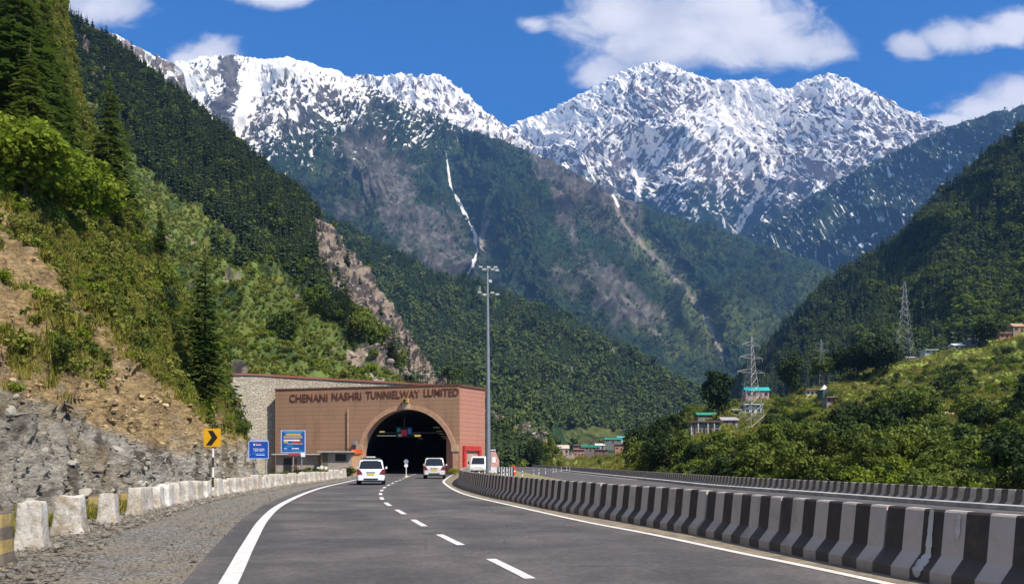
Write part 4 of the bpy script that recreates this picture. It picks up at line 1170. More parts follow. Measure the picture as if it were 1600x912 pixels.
bl = [rough_block(500+i, w, d, h) for i, (w, d, h) in enumerate(((0.62, 0.55, 0.84), (0.80, 0.62, 0.80), (0.58, 0.66, 0.74), (0.55, 0.95, 0.78), (0.6, 1.1, 0.74), (0.5, 1.0, 0.80)))]
hand = [(34, 858, 0, 'tall narrow whitewashed concrete block next to the yellow and black one'),
        (97, 833, 1, 'widest whitewashed concrete block, square faced, second from the left edge'),
        (160, 817, 2, 'square whitewashed concrete block third from the left edge, rusty stone behind it'),
        (207, 803, 3, 'whitewashed block with a dark stained corner, fourth from the left edge')]
for px, py, k, lab in hand:
    g = G(px, py); o = link('concrete_block', bl[k], loc=(g[0], g[1]+0.3, 0.0), rz=rng.uniform(-0.1, 0.15)+0.1, scale=(.72, .75, .98))
    tag(o, lab, 'concrete block', 'whitewashed concrete blocks along the left shoulder')
row = Curve2([G(238, 797)[:2], G(300, 783)[:2], G(333, 776.5)[:2], G(400, 765.5)[:2], G(440, 759)[:2], G(500, 751)[:2], G(545, 746)[:2]])
s = 0.2; k = 0
while s < row.L:
    p = row.off(s, -0.35); t_ = row.tan(s)
    o = link('concrete_block', bl[3+k % 3], loc=(p[0], p[1], 0.0), rz=math.atan2(t_[1], t_[0])-math.pi/2+rng.uniform(-0.08, 0.08), scale=(rng.uniform(.7, .95), rng.uniform(.8, 1.05), rng.uniform(.82, 1.02)))
    tag(o, 'weathered whitewashed block in the close row running from the chevron sign to the portal', 'concrete block', 'weathered blocks in the close row')
    s += 1.5+rng.uniform(-.15, .2); k += 1
ym = rough_block(560, 0.5, 0.5, 0.82, 0.9, mat=ty.mat, name='painted_block')
tag(link('painted_block', ym, loc=(G(-34, 884)[0], G(-34, 884)[1]+0.25, -0.02), rz=0.2), 'yellow and black painted concrete block cut by the left edge of the picture', 'concrete block')
ym2 = rough_block(561, 0.34, 0.4, 0.45, 0.9, mat=ty.mat, name='painted_block')
for (px, py, lab) in ((135, 806, 'low yellow and black stone between the second and third white blocks'), (186, 797, 'low rusty yellow stone right of the third white block')):
    g = G(px, py); tag(link('painted_block', ym2, loc=(g[0], g[1]+0.5, 0.12), rz=0.3), lab, 'concrete block')

# loose stones: rubble below the slope and around the blocks
def stone(seed):
    r = np.random.default_rng(seed); bm = bmesh.new(); bmesh.ops.create_icosphere(bm, subdivisions=2, radius=0.5)
    sc = r.uniform(0.6, 1.3, 3)*np.array((1, 1, 0.6))
    pl = [(r.normal(size=3), r.uniform(0.25, 0.42)) for _ in range(7)]
    for vv in bm.verts:
        p = np.array(vv.co)
        for nrm, dd in pl:
            nrm = nrm/np.linalg.norm(nrm); e = p @ nrm-dd
            if e > 0: p = p-nrm*e
        vv.co = Vector(p*sc)
    me = bpy.data.meshes.new('stone'); bm.to_mesh(me); bm.free(); return me
tst = NT('stone_mat', 0.95, 0.15); rr_ = tst.new('ShaderNodeObjectInfo').outputs['Random']
tst.color(tst.mix(tst.noise(3, 4, .6, tst.coord('Object')), tst.mix(rr_, (0.17, 0.15, 0.125), (0.40, 0.36, 0.29)), (0.33, 0.29, 0.23))); tst.bump(tst.noise(8, 4, .7, tst.coord('Object')), 0.05)
stones = [stone(600+i) for i in range(5)]
for m_ in stones: m_.materials.append(tst.mat)
blk_path = Curve2([(-6.6,9),(-7.4,12),(-8.5,14.5),(-9.3,17.2),(-10,20),(-10.9,24),(-11.8,29),(-12.4,34),(-12.95,41.5),(-13.6,49),(-14.2,61),(-14.6,72)])
n = 5200; s = rng.uniform(0, blk_path.L, n); off = -rng.gamma(1.6, 0.5, n)+1.3; p = blk_path.off(s, off); sz = np.clip(rng.lognormal(-2.9, 0.55, n), 0.02, 0.28)
scatter('rubble', np.c_[p, 0.02+sz*0.1], sz, rng.integers(0, 5, n), stones, rx=0.6)
n = 9000; yy_ = rng.uniform(6, 70, n)**1.0; s = rng.uniform(0, 1, n)
la = np.array([np.interp(yy_, left_line.p[:, 1], left_line.p[:, 0]), yy_]).T; x = la[:, 0]-0.5-rng.uniform(0, 1, n)**1.3*4.5
sz = np.clip(rng.lognormal(-3.6, 0.45, n), 0.012, 0.09)
scatter('gravel', np.c_[x, yy_, -0.02+sz*0.2], sz, rng.integers(0, 5, n), stones, rx=0.8)
def clod_mat(name, a, b_):
    q = NT(name, 0.95, 0.1); r_ = q.new('ShaderNodeObjectInfo').outputs['Random']
    q.color(q.mix(r_, a, b_)); q.bump(q.noise(6, 5, .75, q.coord('Object')), 0.08); return q.mat
def stone_set(mat, seed0):
    out = []
    for i in range(4):
        m_ = stone(seed0+i); m_.materials.append(mat); out.append(m_)
    return out
tt = T['L0']; V = tt['V']; g_ = tt['rock']; bare = np.clip(1-tt['tree']*1.4, 0, 1)
def pick_on(mask, n, sink, lo, hi, mu, sg):
    w = (mask*(tt['px'] > -60)*(tt['py'] < 900)/np.maximum(V[..., 1], 8)**0.6)[:-1, :-1]; cw = np.cumsum(w.ravel()); k_ = np.searchsorted(cw, rng.uniform(0, cw[-1], n))
    i, j = np.unravel_index(np.minimum(k_, cw.size-1), w.shape); sz = np.clip(rng.lognormal(mu, sg, n), lo, hi)
    return V[i, j]-tt['N'][i, j]*(sz*sink)[:, None], sz
p, sz = pick_on(g_, 3600, .42, .04, .55, -1.95, .6)
scatter('broken_rock', p, sz, rng.integers(0, 4, len(p)), stone_set(clod_mat('rock_grey_brown', (.15, .13, .11), (.47, .43, .35)), 640), rx=.7)
p, sz = pick_on(bare*(1-g_), 3800, .40, .04, .5, -2.0, .55)
scatter('earth_clods', p, sz, rng.integers(0, 4, len(p)), stone_set(clod_mat('earth_tan', (.34, .23, .12), (.62, .47, .28)), 650), rx=.7)

# ------------------------------------------------------------------ tunnel portal
def frame_at(x, y, rz, z=0.0): return Matrix.Translation((x, y, z)) @ Matrix.Rotation(rz, 4, 'Z')
PA = Vector((-25.9, 91.0, 0)); PB = Vector((-5.36, 85.0, 0)); PW = (PB-PA).length; prz = math.atan2(PB.y-PA.y, PB.x-PA.x)
def stone_cladding(name, c1, c2, mortar, sx=1.1, row=0.32, grime=0.5):
    t = NT(name, 0.9, 0.15); v = t.coord('Object')
    sp = t.new('ShaderNodeSeparateXYZ'); t.l.new(v, sp.inputs[0]); cb = t.new('ShaderNodeCombineXYZ')
    t.l.new(t.math('ADD', sp.outputs[0], sp.outputs[1]), cb.inputs[0]); t.l.new(sp.outputs[2], cb.inputs[1])
    br = t.new('ShaderNodeTexBrick'); t.l.new(cb.outputs[0], br.inputs['Vector'])
    br.inputs['Scale'].default_value = 1.0; br.inputs['Brick Width'].default_value = sx; br.inputs['Row Height'].default_value = row
    br.inputs['Mortar Size'].default_value = 0.018; br.inputs['Color1'].default_value = (*c1, 1); br.inputs['Color2'].default_value = (*c2, 1); br.inputs['Mortar'].default_value = (*mortar, 1)
    c = br.outputs['Color']
    vs = t.coord('Object', (0.25, 0.25, 0.05)); st = t.noise(2.6, 6, 0.7, vs)
    c = t.mix(t.math('MULTIPLY', t.ramp(st, 0.45, 0.75), grime), c, tuple(x*0.45 for x in c1))
    c = t.mix(t.math('MULTIPLY', t.ramp(t.noise(0.5, 5, 0.6, v), 0.5, 0.75), 0.35), c, (0.34, 0.235, 0.16))
    t.color(c); t.bump(t.math('ADD', br.outputs['Fac'], t.noise(6, 5, 0.7, v)), 0.02); return t.mat
clad = stone_cladding('sandstone_cladding', (0.38, 0.228, 0.148), (0.365, 0.218, 0.14), (0.31, 0.19, 0.128), 3.6, 0.45)
clad2 = stone_cladding('red_cladding', (0.43, 0.205, 0.145), (0.42, 0.195, 0.14), (0.36, 0.17, 0.12), 3.6, 0.45, 0.25)
band = plain('arch_band', (0.48, 0.29, 0.19), 0.85, 0.2, var=0.15, bump=0.01)
coping = plain('dark_coping', (0.14, 0.07, 0.05), 0.8, 0.2, var=0.2)
letter_m = plain('lettering_brown', (0.13, 0.05, 0.035), 0.7, 0.3, var=0.1)
letter_side = plain('lettering_shadow', (0.30, 0.15, 0.10), 0.7, 0.3, var=0.1)
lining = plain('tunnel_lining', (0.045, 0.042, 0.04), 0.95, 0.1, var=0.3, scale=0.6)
portal = empty('tunnel_portal', tuple(PA), prz, 'red brown stone clad tunnel portal with dark arch and raised lettering across its top', 'tunnel portal')
PH = 9.05; AC, AR, AZ = 15.55, 5.15, 1.6
def arch_pt(k, n, r): a = math.pi*(1-k/n); return AC+r*math.cos(a), AZ+r*math.sin(a)
m = MB(); n = 48; RB = AR+0.46
m.face([(0,0,-.3),(AC-RB,0,-.3),(AC-RB,0,AZ),(AC-RB,0,PH),(0,0,PH)])
m.face([(AC+RB,0,-.3),(PW,0,-.3),(PW,0,PH),(AC+RB,0,PH),(AC+RB,0,AZ)])
for k in range(n):
    x0, z0 = arch_pt(k, n, RB); x1, z1 = arch_pt(k+1, n, RB)
    m.face([(x0,0,z0),(x1,0,z1),(x1,0,PH),(x0,0,PH)])
m.face([(0,0,-.3),(0,0,PH),(0,2.2,PH),(0,2.2,-.3)]); m.face([(0,0,PH),(PW,0,PH),(PW,2.2,PH),(0,2.2,PH)]); m.face([(0,2.2,-.3),(0,2.2,PH),(PW,2.2,PH),(PW,2.2,AZ+RB),(AC-RB,2.2,AZ+RB),(AC-RB,2.2,-.3)])
m.build('facade', clad, portal)
m = MB()   # arch band, proud of the facade, and the reveal
ring = [arch_pt(k, n, AR) for k in range(n+1)]; ring = [(AC-AR, -0.2)]+ring+[(AC+AR, -0.2)]
ringo = [arch_pt(k, n, RB+0.01) for k in range(n+1)]; ringo = [(AC-RB-.01, -0.2)]+ringo+[(AC+RB+.01, -0.2)]
for k in range(len(ring)-1):
    (a, az), (b_, bz) = ring[k], ring[k+1]; (c, cz), (d, dz) = ringo[k], ringo[k+1]
    m.face([(a,-.12,az),(b_,-.12,bz),(d,-.12,dz),(c,-.12,cz)]); m.face([(c,-.12,cz),(d,-.12,dz),(d,.02,dz),(c,.02,cz)]); m.face([(a,-.12,az),(a,1.0,az),(b_,1.0,bz),(b_,-.12,bz)])
m.build('arch_band', band, portal)
m = MB(); m.box(-.05, PW+.02, -.05, 2.3, PH+.002, PH+.20); m.build('coping', coping, portal, bevel=0.02)
m = MB()
impm = plain('impost_stone', (0.5, 0.36, 0.24), 0.85)
for sgn in (-1, 1):
    m = MB(); m.box(AC+sgn*(AR+.22)-.38, AC+sgn*(AR+.22)+.38, -.2, -.005, 2.35, 3.1); m.build('impost', impm, portal, bevel=0.02)
m = MB(); m.box(AC-.4, AC+.4, -.26, -.13, AZ+AR+.0, AZ+AR+.62); m.build('keystone', plain('keystone', (0.55, 0.42, 0.28), .85), portal, bevel=0.015)
ybx = MB(); ybx.box(AC-.35, AC+.35, -.5, -.1, AZ+AR+.64, AZ+AR+1.12); lb = ybx.build('lamp_box', plain('lamp_box_yellow', (0.48, 0.33, 0.10), .6), portal, bevel=0.03)
q = MB(); q.tube((AC, -.52, AZ+AR+.88), (AC, -.56, AZ+AR+.88), 0.17, n=14); q.build('lens', plain('lens_dark', (0.05, 0.04, 0.03), .3), lb)
def text_mesh(name, body, size, mat, parent, loc, rot=(math.pi/2, 0, 0), ext=0.0, width=None, bold=0.0, align='LEFT', space=1.0, thin=False):
    cu = bpy.data.curves.new(name, 'FONT'); cu.body = body; cu.size = size; cu.extrude = ext; cu.offset = bold; cu.align_x = align; cu.space_character = space
    cu.resolution_u = 3
    tmp = bpy.data.objects.new(name, cu); COL.objects.link(tmp)
    dg = bpy.context.evaluated_depsgraph_get(); me = bpy.data.meshes.new_from_object(tmp.evaluated_get(dg))
    bpy.data.objects.remove(tmp)
    if width:
        xs = [v.co.x for v in me.vertices]; k = width/(max(xs)-min(xs)); x0 = min(xs)
        for v in me.vertices: v.co.x = (v.co.x-x0)*k
    me.materials.clear(); me.materials.append(mat)
    o = bpy.data.objects.new(name, me); COL.objects.link(o); o.parent = parent; o.location = loc; o.rotation_euler = rot
    return o
words = (('CHENANI', 453, 512), ('NASHRI', 519, 565), ('TUNNIELWAY', 572, 656), ('LUMITED', 663, 717))
def face_s(px):      # distance along the facade that is seen at this column
    r_ = (px-CX)/F_PX; return PW*(r_*91.0+25.9)/(20.54+6.0*r_)
for w_, a_, b_ in words:
    s0_, s1_ = face_s(a_), face_s(b_)
    text_mesh('lettering', w_, 1.14, letter_m, portal, (s0_, -.035, 7.78+.016*s0_), ext=0.03, width=s1_-s0_, bold=0.002)
m = MB(); m.tube((8.85, -.14, 2.8), (8.85, -.14, 6.9), 0.07, n=8); m.build('downpipe', plain('pipe', (0.42, 0.28, 0.20), .6), portal)
m = MB(); m.box(9.55, 9.95, -.45, -.05, 3.05, 3.5); m.build('camera_box', plain('camera_grey', (0.25, 0.25, 0.28), .5), portal, bevel=0.04)
# right wing turned away
WA = PB; WB = Vector((-2.9, 89.6, 0)); WW = (WB-WA).length; wrz = math.atan2(WB.y-WA.y, WB.x-WA.x)
m = MB(); im = (Matrix.Translation(PA) @ Matrix.Rotation(prz, 4, 'Z')).inverted()
def wp(s, d, z): 
    u = (WB-WA).normalized(); nrm = Vector((u.y, -u.x, 0)); q_ = WA+u*s+nrm*d; return tuple(im @ Vector((q_.x, q_.y, z)))
def wbox(m, s0, s1, d0, d1, z0, z1, mi=0):
    m.hexa([wp(s0,d1,z0),wp(s1,d1,z0),wp(s1,d0,z0),wp(s0,d0,z0),wp(s0,d1,z1),wp(s1,d1,z1),wp(s1,d0,z1),wp(s0,d0,z1)], mi)
wbox(m, 0.01, WW, -1.6, 0.0, -.3, PH-.05); wing = m.build('wing_wall', clad2, portal)
m = MB(); wbox(m, 0.03, WW+.1, -1.7, 0.12, PH-.045, PH+.17); m.build('wing_coping', coping, portal)
redm = plain('red_paint', (0.50, 0.045, 0.04), .6, var=0.2)
m = MB(); wbox(m, .55, 1.0, .0, .25, -.1, 2.45); wbox(m, 3.6, 4.05, .0, .25, -.1, 2.45); wbox(m, .55, 4.05, .0, .28, 2.451, 2.95); m.build('door_frame', redm, portal)
m = MB(); wbox(m, 1.0, 3.6, .0, .03, -.1, 2.45); m.build('door', plain('door_beige', (0.42, 0.30, 0.22), .8, var=0.3), portal)
# tunnel bore
tb = empty('tunnel_bore', (PA.x, PA.y, 0), prz, 'dark arched tunnel bore leading away behind the portal arch', 'tunnel')
m = MB(); ax = Matrix.Rotation(-prz, 3, 'Z') @ Vector((-.06, 1, 0))
secs = []
for L in (0.95, 6, 12, 20, 35, 60, 105):
    secs.append([(x+ax.x*L+(0.05 if i < len(ring)/2 else -.05)*0, ax.y*L, z) for i, (x, z) in enumerate(ring)])
m.loft(secs, caps=False, closed=False)
m.face(secs[-1]); m.build('lining', lining, tb, fix=False)
glow = lambda name, c, s: (lambda t: (setattr(t.b.inputs['Emission Strength'], 'default_value', s), t.put(c, t.b.inputs['Emission Color']), t.color(c), t.mat)[-1])(NT(name, .5))
lamp_y = glow('lamp_yellow', (1.0, 0.72, 0.18), 0.35); lamp_w = glow('lamp_dim', (0.9, 0.9, 0.75), 0.15)
lamp_dim = glow('lamp_deep', (0.8, 0.7, 0.4), 0.05)
for j in range(5):
    for sd in (-1, 1):
        L = 22+j*14; x = AC+sd*2.6+ax.x*L; m = MB(); m.box(x-.25, x+.25, ax.y*L-.6, ax.y*L+.6, AZ+4.05, AZ+4.15); m.build('lamp', lamp_dim, tb)
gy = PA.y+6
gan = empty('lane_gantry', (AC+PA.x-2.2, 97.0, 0), 0, 'lane signal gantry hanging across the dark tunnel mouth', 'gantry')
gm_ = plain('gantry_steel', (0.5, 0.5, 0.52), .5, var=.1)
m = MB(); m.box(-4.6, 4.55, -.05, .05, 4.62, 4.70); m.build('beam', gm_, gan)
m = MB(); m.tube((0, 0, 4.7), (0, 0, 6.4), .04, n=6); m.build('hanger', gm_, gan)
m = MB(); m.box(-.95, .95, -.15, .1, 4.1, 5.35); sg = m.build('signal_box', plain('signal_dark', (0.03, 0.09, 0.12), .5), gan, bevel=.02)
for (x0, x1, z0, z1, c) in ((-.85, -.45, 4.75, 5.2, (0.02, 0.30, 0.32)), (-.35, .3, 4.3, 5.0, (0.55, 0.05, 0.08)), (.4, .85, 4.5, 5.2, (0.08, 0.16, 0.5)), (-.7, -.3, 4.2, 4.5, (0.4, 0.42, 0.3))):
    m = MB(); m.box(x0, x1, -.17, -.155, z0, z1); m.build('signal_panel', glow('sig', c, 0.15), sg)
m = MB(); m.box(-3.3, -2.3, -.1, .1, 4.72, 4.85); m.build('lamp', lamp_y, gan); m = MB(); m.box(-3.2, -.98, -.1, .1, 4.28, 4.36); m.build('lamp', lamp_w, gan); m = MB(); m.box(1.2, 1.9, -.1, .1, 4.22, 4.42); m.build('lamp', lamp_y, gan)

# stone retaining wall behind the portal
rub = NT('rubble_masonry', .95, .1); v = rub.coord('Object', (1, 1, 2.4)); vo = rub.voro(2.6, v, 'F1', 'Color'); ve = rub.voro(2.6, v, 'DISTANCE_TO_EDGE')
sc_ = rub.new('ShaderNodeSeparateColor'); rub.l.new(vo, sc_.inputs[0])
c = rub.mix(sc_.outputs[0], (0.50, 0.45, 0.36), (0.66, 0.60, 0.49)); c = rub.mix(rub.math('SUBTRACT', 1.0, rub.ramp(ve, 0.01, 0.07)), c, (0.42, 0.375, 0.30))
c = rub.mix(rub.math('MULTIPLY', rub.ramp(rub.noise(.35, 5, .6, v), .45, .7), .45), c, (0.40, 0.33, 0.22)); rub.color(c); rub.bump(rub.math('ADD', rub.ramp(ve, 0, .12), rub.noise(5, 5, .7, v)), .06)
rw = empty('retaining_wall', (-33.5, 97.5, 0), 0, 'tall pale stone retaining wall with red coping behind the portal', 'wall')
tops = [(P(350, 583, 91.3)), P(395, 583.5, 91.8), P(430, 585.5, 92.3), P(520, 591, 92.8), P(640, 597.5, 92.5), P(712, 602.5, 91), P(745, 604, 92)]
m = MB(); mc = MB()
for a, b_ in zip(tops[:-1], tops[1:]):
    f = lambda p, dy, z: (p[0]+33.5, p[1]-97.5+dy, z)
    z0b = -.4 if b_[0] < -26 else 7.7
    m.hexa([f(a,0,z0b),f(b_,0,z0b),f(b_,1,z0b),f(a,1,z0b),f(a,0,a[2]-.2),f(b_,0,b_[2]-.2),f(b_,1,b_[2]-.2),f(a,1,a[2]-.2)])
    mc.hexa([f(a,-.12,a[2]-.197),f(b_,-.12,b_[2]-.197),f(b_,1.1,b_[2]-.197),f(a,1.1,a[2]-.197),f(a,-.12,a[2]),f(b_,-.12,b_[2]),f(b_,1.1,b_[2]),f(a,1.1,a[2])])
m.build('wall', rub.mat, rw); mc.build('coping', plain('red_coping', (0.33, 0.13, 0.09), .8), rw)

# ------------------------------------------------------------------ booths beside the portal
greyc = plain('booth_grey', (0.33, 0.28, 0.24), .85, var=.2); darkc = plain('booth_dark', (0.03, 0.03, 0.03), .4); roofc = plain('booth_roof', (0.42, 0.42, 0.40), .7); olive = plain('olive_panel', (0.13, 0.12, 0.06), .8)
def booth(name, px0, px1, Y, top, lab, wins, roofcol, doorpx=None, depth=2.4):
    x0 = (px0-CX)/F_PX*Y; x1 = (px1-CX)/F_PX*Y; z = CAM-(top-HY)/F_PX*Y
    o = empty(name, ((x0+x1)/2, Y, 0), 0, lab, 'booth'); w = (x1-x0)/2
    m = MB(); m.box(-w, w, 0, depth, -.05, z-.12); m.build('wall', greyc, o, bevel=.02)
    m = MB(); m.box(-w-.3, w+.3, -.6, depth+.1, z-.118, z); m.build('roof', roofcol, o, bevel=.01)
    for (a, b_, t_, bt, mt, nm) in wins:
        m = MB(); m.box((a-(px0+px1)/2)/F_PX*Y, (b_-(px0+px1)/2)/F_PX*Y, -.03, .02, CAM-(bt-HY)/F_PX*Y, CAM-(t_-HY)/F_PX*Y); m.build(nm, mt, o)
    return o
booth('guard_booth', 502, 549, 84.0, 704.5, 'grey guard booth with a wide dark window between the blue board and the arch', [(524, 541, 709, 720, darkc, 'window'), (504, 512, 708, 733, olive, 'panel')], roofc)
booth('guard_booth', 431, 498, 86.0, 708.5, 'low brown canopy booth behind the larger blue board', [(443, 456, 715, 740, darkc, 'door'), (459, 464, 716, 736, plain('door_red', (.2, .06, .04)), 'door')], plain('canopy_pale', (.5, .46, .42)))
def kiosk():
    o = empty('ticket_kiosk', P(557, 740, 84.5)[:2]+(0,), 0, 'narrow pink kiosk with orange top at the left foot of the arch', 'kiosk')
    m = MB(); m.box(-.42, .36, 0, 1, -.05, 2.1); m.build('body', plain('kiosk_pink', (.55, .33, .2)), o); m = MB(); m.box(-.5, .42, -.12, 1.1, 2.102, 2.55); m.build('roof', plain('kiosk_orange', (.75, .13, .03)), o)
kiosk()
def disc_sign(px, py, Y, r):
    o = empty('disc_sign', P(px, py, Y)[:2]+(0,), 0, None, 'sign'); z = CAM-(py-HY)/F_PX*Y
    m = MB(); m.tube((0, 0, -.05), (0, 0, z), .025, n=6); m.build('post', gm_, o); m = MB(); m.tube((0, -.05, z), (0, -.02, z), r, n=18); m.build('disc', plain('disc_white', (.75, .74, .72), .5), o)
    tag(o, 'small white round sign on a thin post in the planting by the booths', group='white round signs by the booths')
for a in ((497.5, 731, 74, .13), (503, 729.5, 74, .17), (509.5, 730.5, 74, .15)): disc_sign(*a)

# ------------------------------------------------------------------ signs
pole_m = NT('striped_post', .6, .3); v = pole_m.coord('Object'); spx = pole_m.new('ShaderNodeSeparateXYZ'); pole_m.l.new(v, spx.inputs[0])
pole_m.color(pole_m.mix(pole_m.math('GREATER_THAN', pole_m.math('FRACT', pole_m.math('DIVIDE', spx.outputs[2], .80)), .5), (0.70, 0.66, 0.63), (0.055, 0.035, 0.03)))
metal = plain('galvanised', (0.42, 0.43, 0.45), .45, .4, .6, var=.15)
g = G(332.5, 776)
cs = empty('chevron_sign', (g[0], g[1], 0), 0, 'yellow chevron sign on a black and white banded post', 'road sign')
m = MB(); m.tube((0, 0, 0), (0.01, 0, 2.1), .045, n=12); m.build('post', pole_m.mat, cs)
m = MB(); m.tube((0, 0, -.05), (0, 0, .28), .11, .08, n=10); m.build('footing', conc, cs)
m = MB(); m.box(-.345, .345, -.075, -.055, 2.03, 2.76); pl = m.build('panel', plain('sign_yellow', (.72, .36, .012), .45, .4, var=.06), cs, bevel=.004)
m = MB(); cxs = ((-.17, 2.68), (.03, 2.68), (.22, 2.40), (-.02, 2.08), (-.26, 2.08), (-.02, 2.40))
b_ = [(x, -.079, z) for x, z in cxs]; m.face([b_[0], b_[1], b_[2], b_[5]]); m.face([b_[5], b_[2], b_[3], b_[4]]); m.build('chevron', plain('chevron_black', (.02, .018, .016), .5), pl, fix=False)
white_e = plain('sign_white', (.78, .80, .84), .45); blue1 = plain('sign_blue', (.012, .075, .40), .4, .4, var=.12); blue2 = plain('board_blue', (.012, .10, .34), .4, .4, var=.2); sgy = plain('sign_yellow_text', (.62, .42, .10), .5); sgr = plain('sign_red', (.40, .05, .06), .5); cyan = plain('sign_cyan', (.06, .32, .60), .5)
def board(name, lab, px0, px1, py0, py1, Y, bmat, legs, frame_w=.04):
    x0 = (px0-CX)/F_PX*Y; x1 = (px1-CX)/F_PX*Y; z1 = CAM-(py0-HY)/F_PX*Y; z0 = CAM-(py1-HY)/F_PX*Y
    o = empty(name, ((x0+x1)/2, Y, 0), 0.04, lab, 'road sign'); w = (x1-x0)/2
    m = MB(); m.box(-w, w, -.03, 0, z0, z1); p = m.build('panel', bmat, o)
    m = MB()
    for q in ((-w-.01, -w+frame_w, z0-.01, z1+.01), (w-frame_w, w+.01, z0-.01, z1+.01), (-w+frame_w, w-frame_w, z1-frame_w, z1+.01), (-w+frame_w, w-frame_w, z0-.01, z0+frame_w)): m.box(q[0], q[1], -.045, .01, q[2], q[3])
    m.build('frame', plain('frame_lilac', (.45, .50, .75), .5), o)
    for lx in legs:
        m = MB(); m.tube((lx, .04, -.1), (lx, .04, z1-.1), .04, n=8); m.build('leg', metal, o)
    return o, p, w, z0, z1
o, p, w, z0, z1 = board('direction_sign', 'smaller plain blue road sign left of the portal, among the bushes', 389, 419.5, 689, 716, 50, blue1, (-.2, .42), .025)
text_mesh('lettering', 'TERVEM', .27, white_e, p, (-.33, -.032, z0+.43), width=.66, ext=.001)
def bars(p, items, zz=-.034):
    for (x0, x1, za, zb, mt) in items:
        m = MB(); m.box(x0, x1, zz, zz+.006, za, zb); m.build('text_line', mt, p)
bars(p, [(-.30, -.22, z0+.78, z0+.9, white_e), (-.18, .12, z0+.86, z0+.92, sgr), (-.16, .16, z0+.80, z0+.845, white_e), (-.38, .34, z0+.29, z0+.325, cyan), (-.16, .36, z0+.20, z0+.24, white_e), (-.56, -.48, z0+.2, z0+.26, cyan)])
m = MB(); m.box(-.52, .55, -.02, .0, z1+.02, z1+.12); m.build('top_plate', plain('plate_lilac', (.35, .40, .62)), o)
o, p, w, z0, z1 = board('information_board', 'larger blue information board with orange and white lines in front of the portal wall', 439.5, 477, 672, 707, 62, blue2, (.0, .62), .05)
H_ = z1-z0
rows_ = [(-.55, .55, .78, .86, sgy), (-.68, .66, .645, .755, sgy), (-.70, .50, .53, .59, white_e), (-.68, -.38, .44, .56, sgy), (-.05, .62, .43, .52, sgr), (-.45, .72, .385, .415, sgy), (-.62, .1, .27, .295, cyan), (-.66, -.46, .18, .21, white_e), (-.1, .42, .17, .215, white_e), (-.72, .02, .11, .13, cyan), (-.05, .66, .075, .11, cyan), (-.7, .72, .90, .95, cyan)]
bars(p, [(a, b_, z0+c*H_, z0+d*H_, mt) for a, b_, c, d, mt in rows_], -.036)
for x in np.arange(-.6, .6, .105):    # broken strokes, like letters seen from afar
    bars(p, [(x, x+.035, z0+.655*H_, z0+.745*H_, blue2)], -.042)
m = MB(); m.box(-.35, .5, -.06, .0, z0-.22, z0-.03); m.build('lower_plate', sgr, o); m = MB(); m.box(.58, .88, -.06, .0, z0-.30, z0-.0); m.build('lower_plate', white_e, o)

# keep left post in the tunnel mouth
kp = empty('keep_left_post', (-9.35, 73.5, 0), 0, 'slim white lane divider post with small disc in the tunnel mouth', 'road sign')
m = MB(); m.tube((0, 0, 0), (0, 0, 1.55), .035, n=8); m.build('post', white_e, kp); m = MB(); m.tube((0, -.03, 1.0), (0, -.0, 1.0), .17, n=16); m.build('disc', white_e, kp)
m = MB(); m.tube((0, -.05, 1.35), (0, -.02, 1.35), .2, n=16); m.build('disc', plain('disc_blue', (.25, .3, .38)), kp); m = MB(); m.tube((0, 0, -.01), (0, 0, .12), .22, .15, n=12); m.build('base', plain('base_yellow', (.6, .42, .15)), kp)

# ------------------------------------------------------------------ high mast
hmx, hmy = -2.0, 70.0
mast = empty('light_mast', (hmx, hmy, 0), 0, 'tall grey high mast light pole with two tiers of floodlights', 'light mast')
mm = plain('mast_grey', (0.27, 0.29, 0.32), .45, .4, .5, var=.1)
m = MB(); HT = 17.8; m.loft([[(-.08*f*f+r*math.cos(a*.3927), r*math.sin(a*.3927), HT*f) for a in range(16)] for f, r in ((0, .215), (.25, .19), (.5, .165), (.75, .13), (1, .09))]); m.build('pole', mm, mast)
m = MB(); m.box(-.35, .35, -.35, .35, -.05, .12); m.build('base_plate', conc, mast)
for zz, arms in ((17.55, ((-.62, .25), (-.35, -.1), (.05, .2), (.38, -.1), (.62, .2), (.75, -.25))), (15.45, ((-.72, .2), (-.3, -.15), (.35, .15), (.78, -.1)))):
    m = MB(); m.tube((-.85, 0, zz), (.85, 0, zz), .035, n=6); m.tube((-.08, -.3, zz-.1), (-.08, .3, zz-.1), .035, n=6); m.box(-.2, .04, -.12, .12, zz-.25, zz+.02); ar = m.build('crossarm', mm, mast)
    for k, (x, dz) in enumerate(arms):
        m = MB(); a = random.uniform(-.3, .3)
        m.hexa([(x-.15,-.14,zz+dz*.6-.07),(x+.15,-.14,zz+dz*.6-.07),(x+.13,.12,zz+dz*.6-.02),(x-.13,.12,zz+dz*.6-.02),(x-.15,-.16,zz+dz*.6+.06),(x+.15,-.16,zz+dz*.6+.06),(x+.13,.10,zz+dz*.6+.09),(x-.13,.10,zz+dz*.6+.09)])
        m.tube((x, 0, zz), (x, 0, zz+dz*.6), .02, n=5)
        m.build('floodlight', plain('flood_grey', (.6, .62, .62), .4) if k == 0 else bpy.data.materials['flood_grey'], mast)
m = MB(); m.box(.05, .3, -.1, .1, 16.4, 16.62); m.tube((-.05, 0, 16.5), (.1, 0, 16.5), .03, n=6); m.build('camera', plain('cam_white', (.6, .6, .6)), mast, bevel=.02)

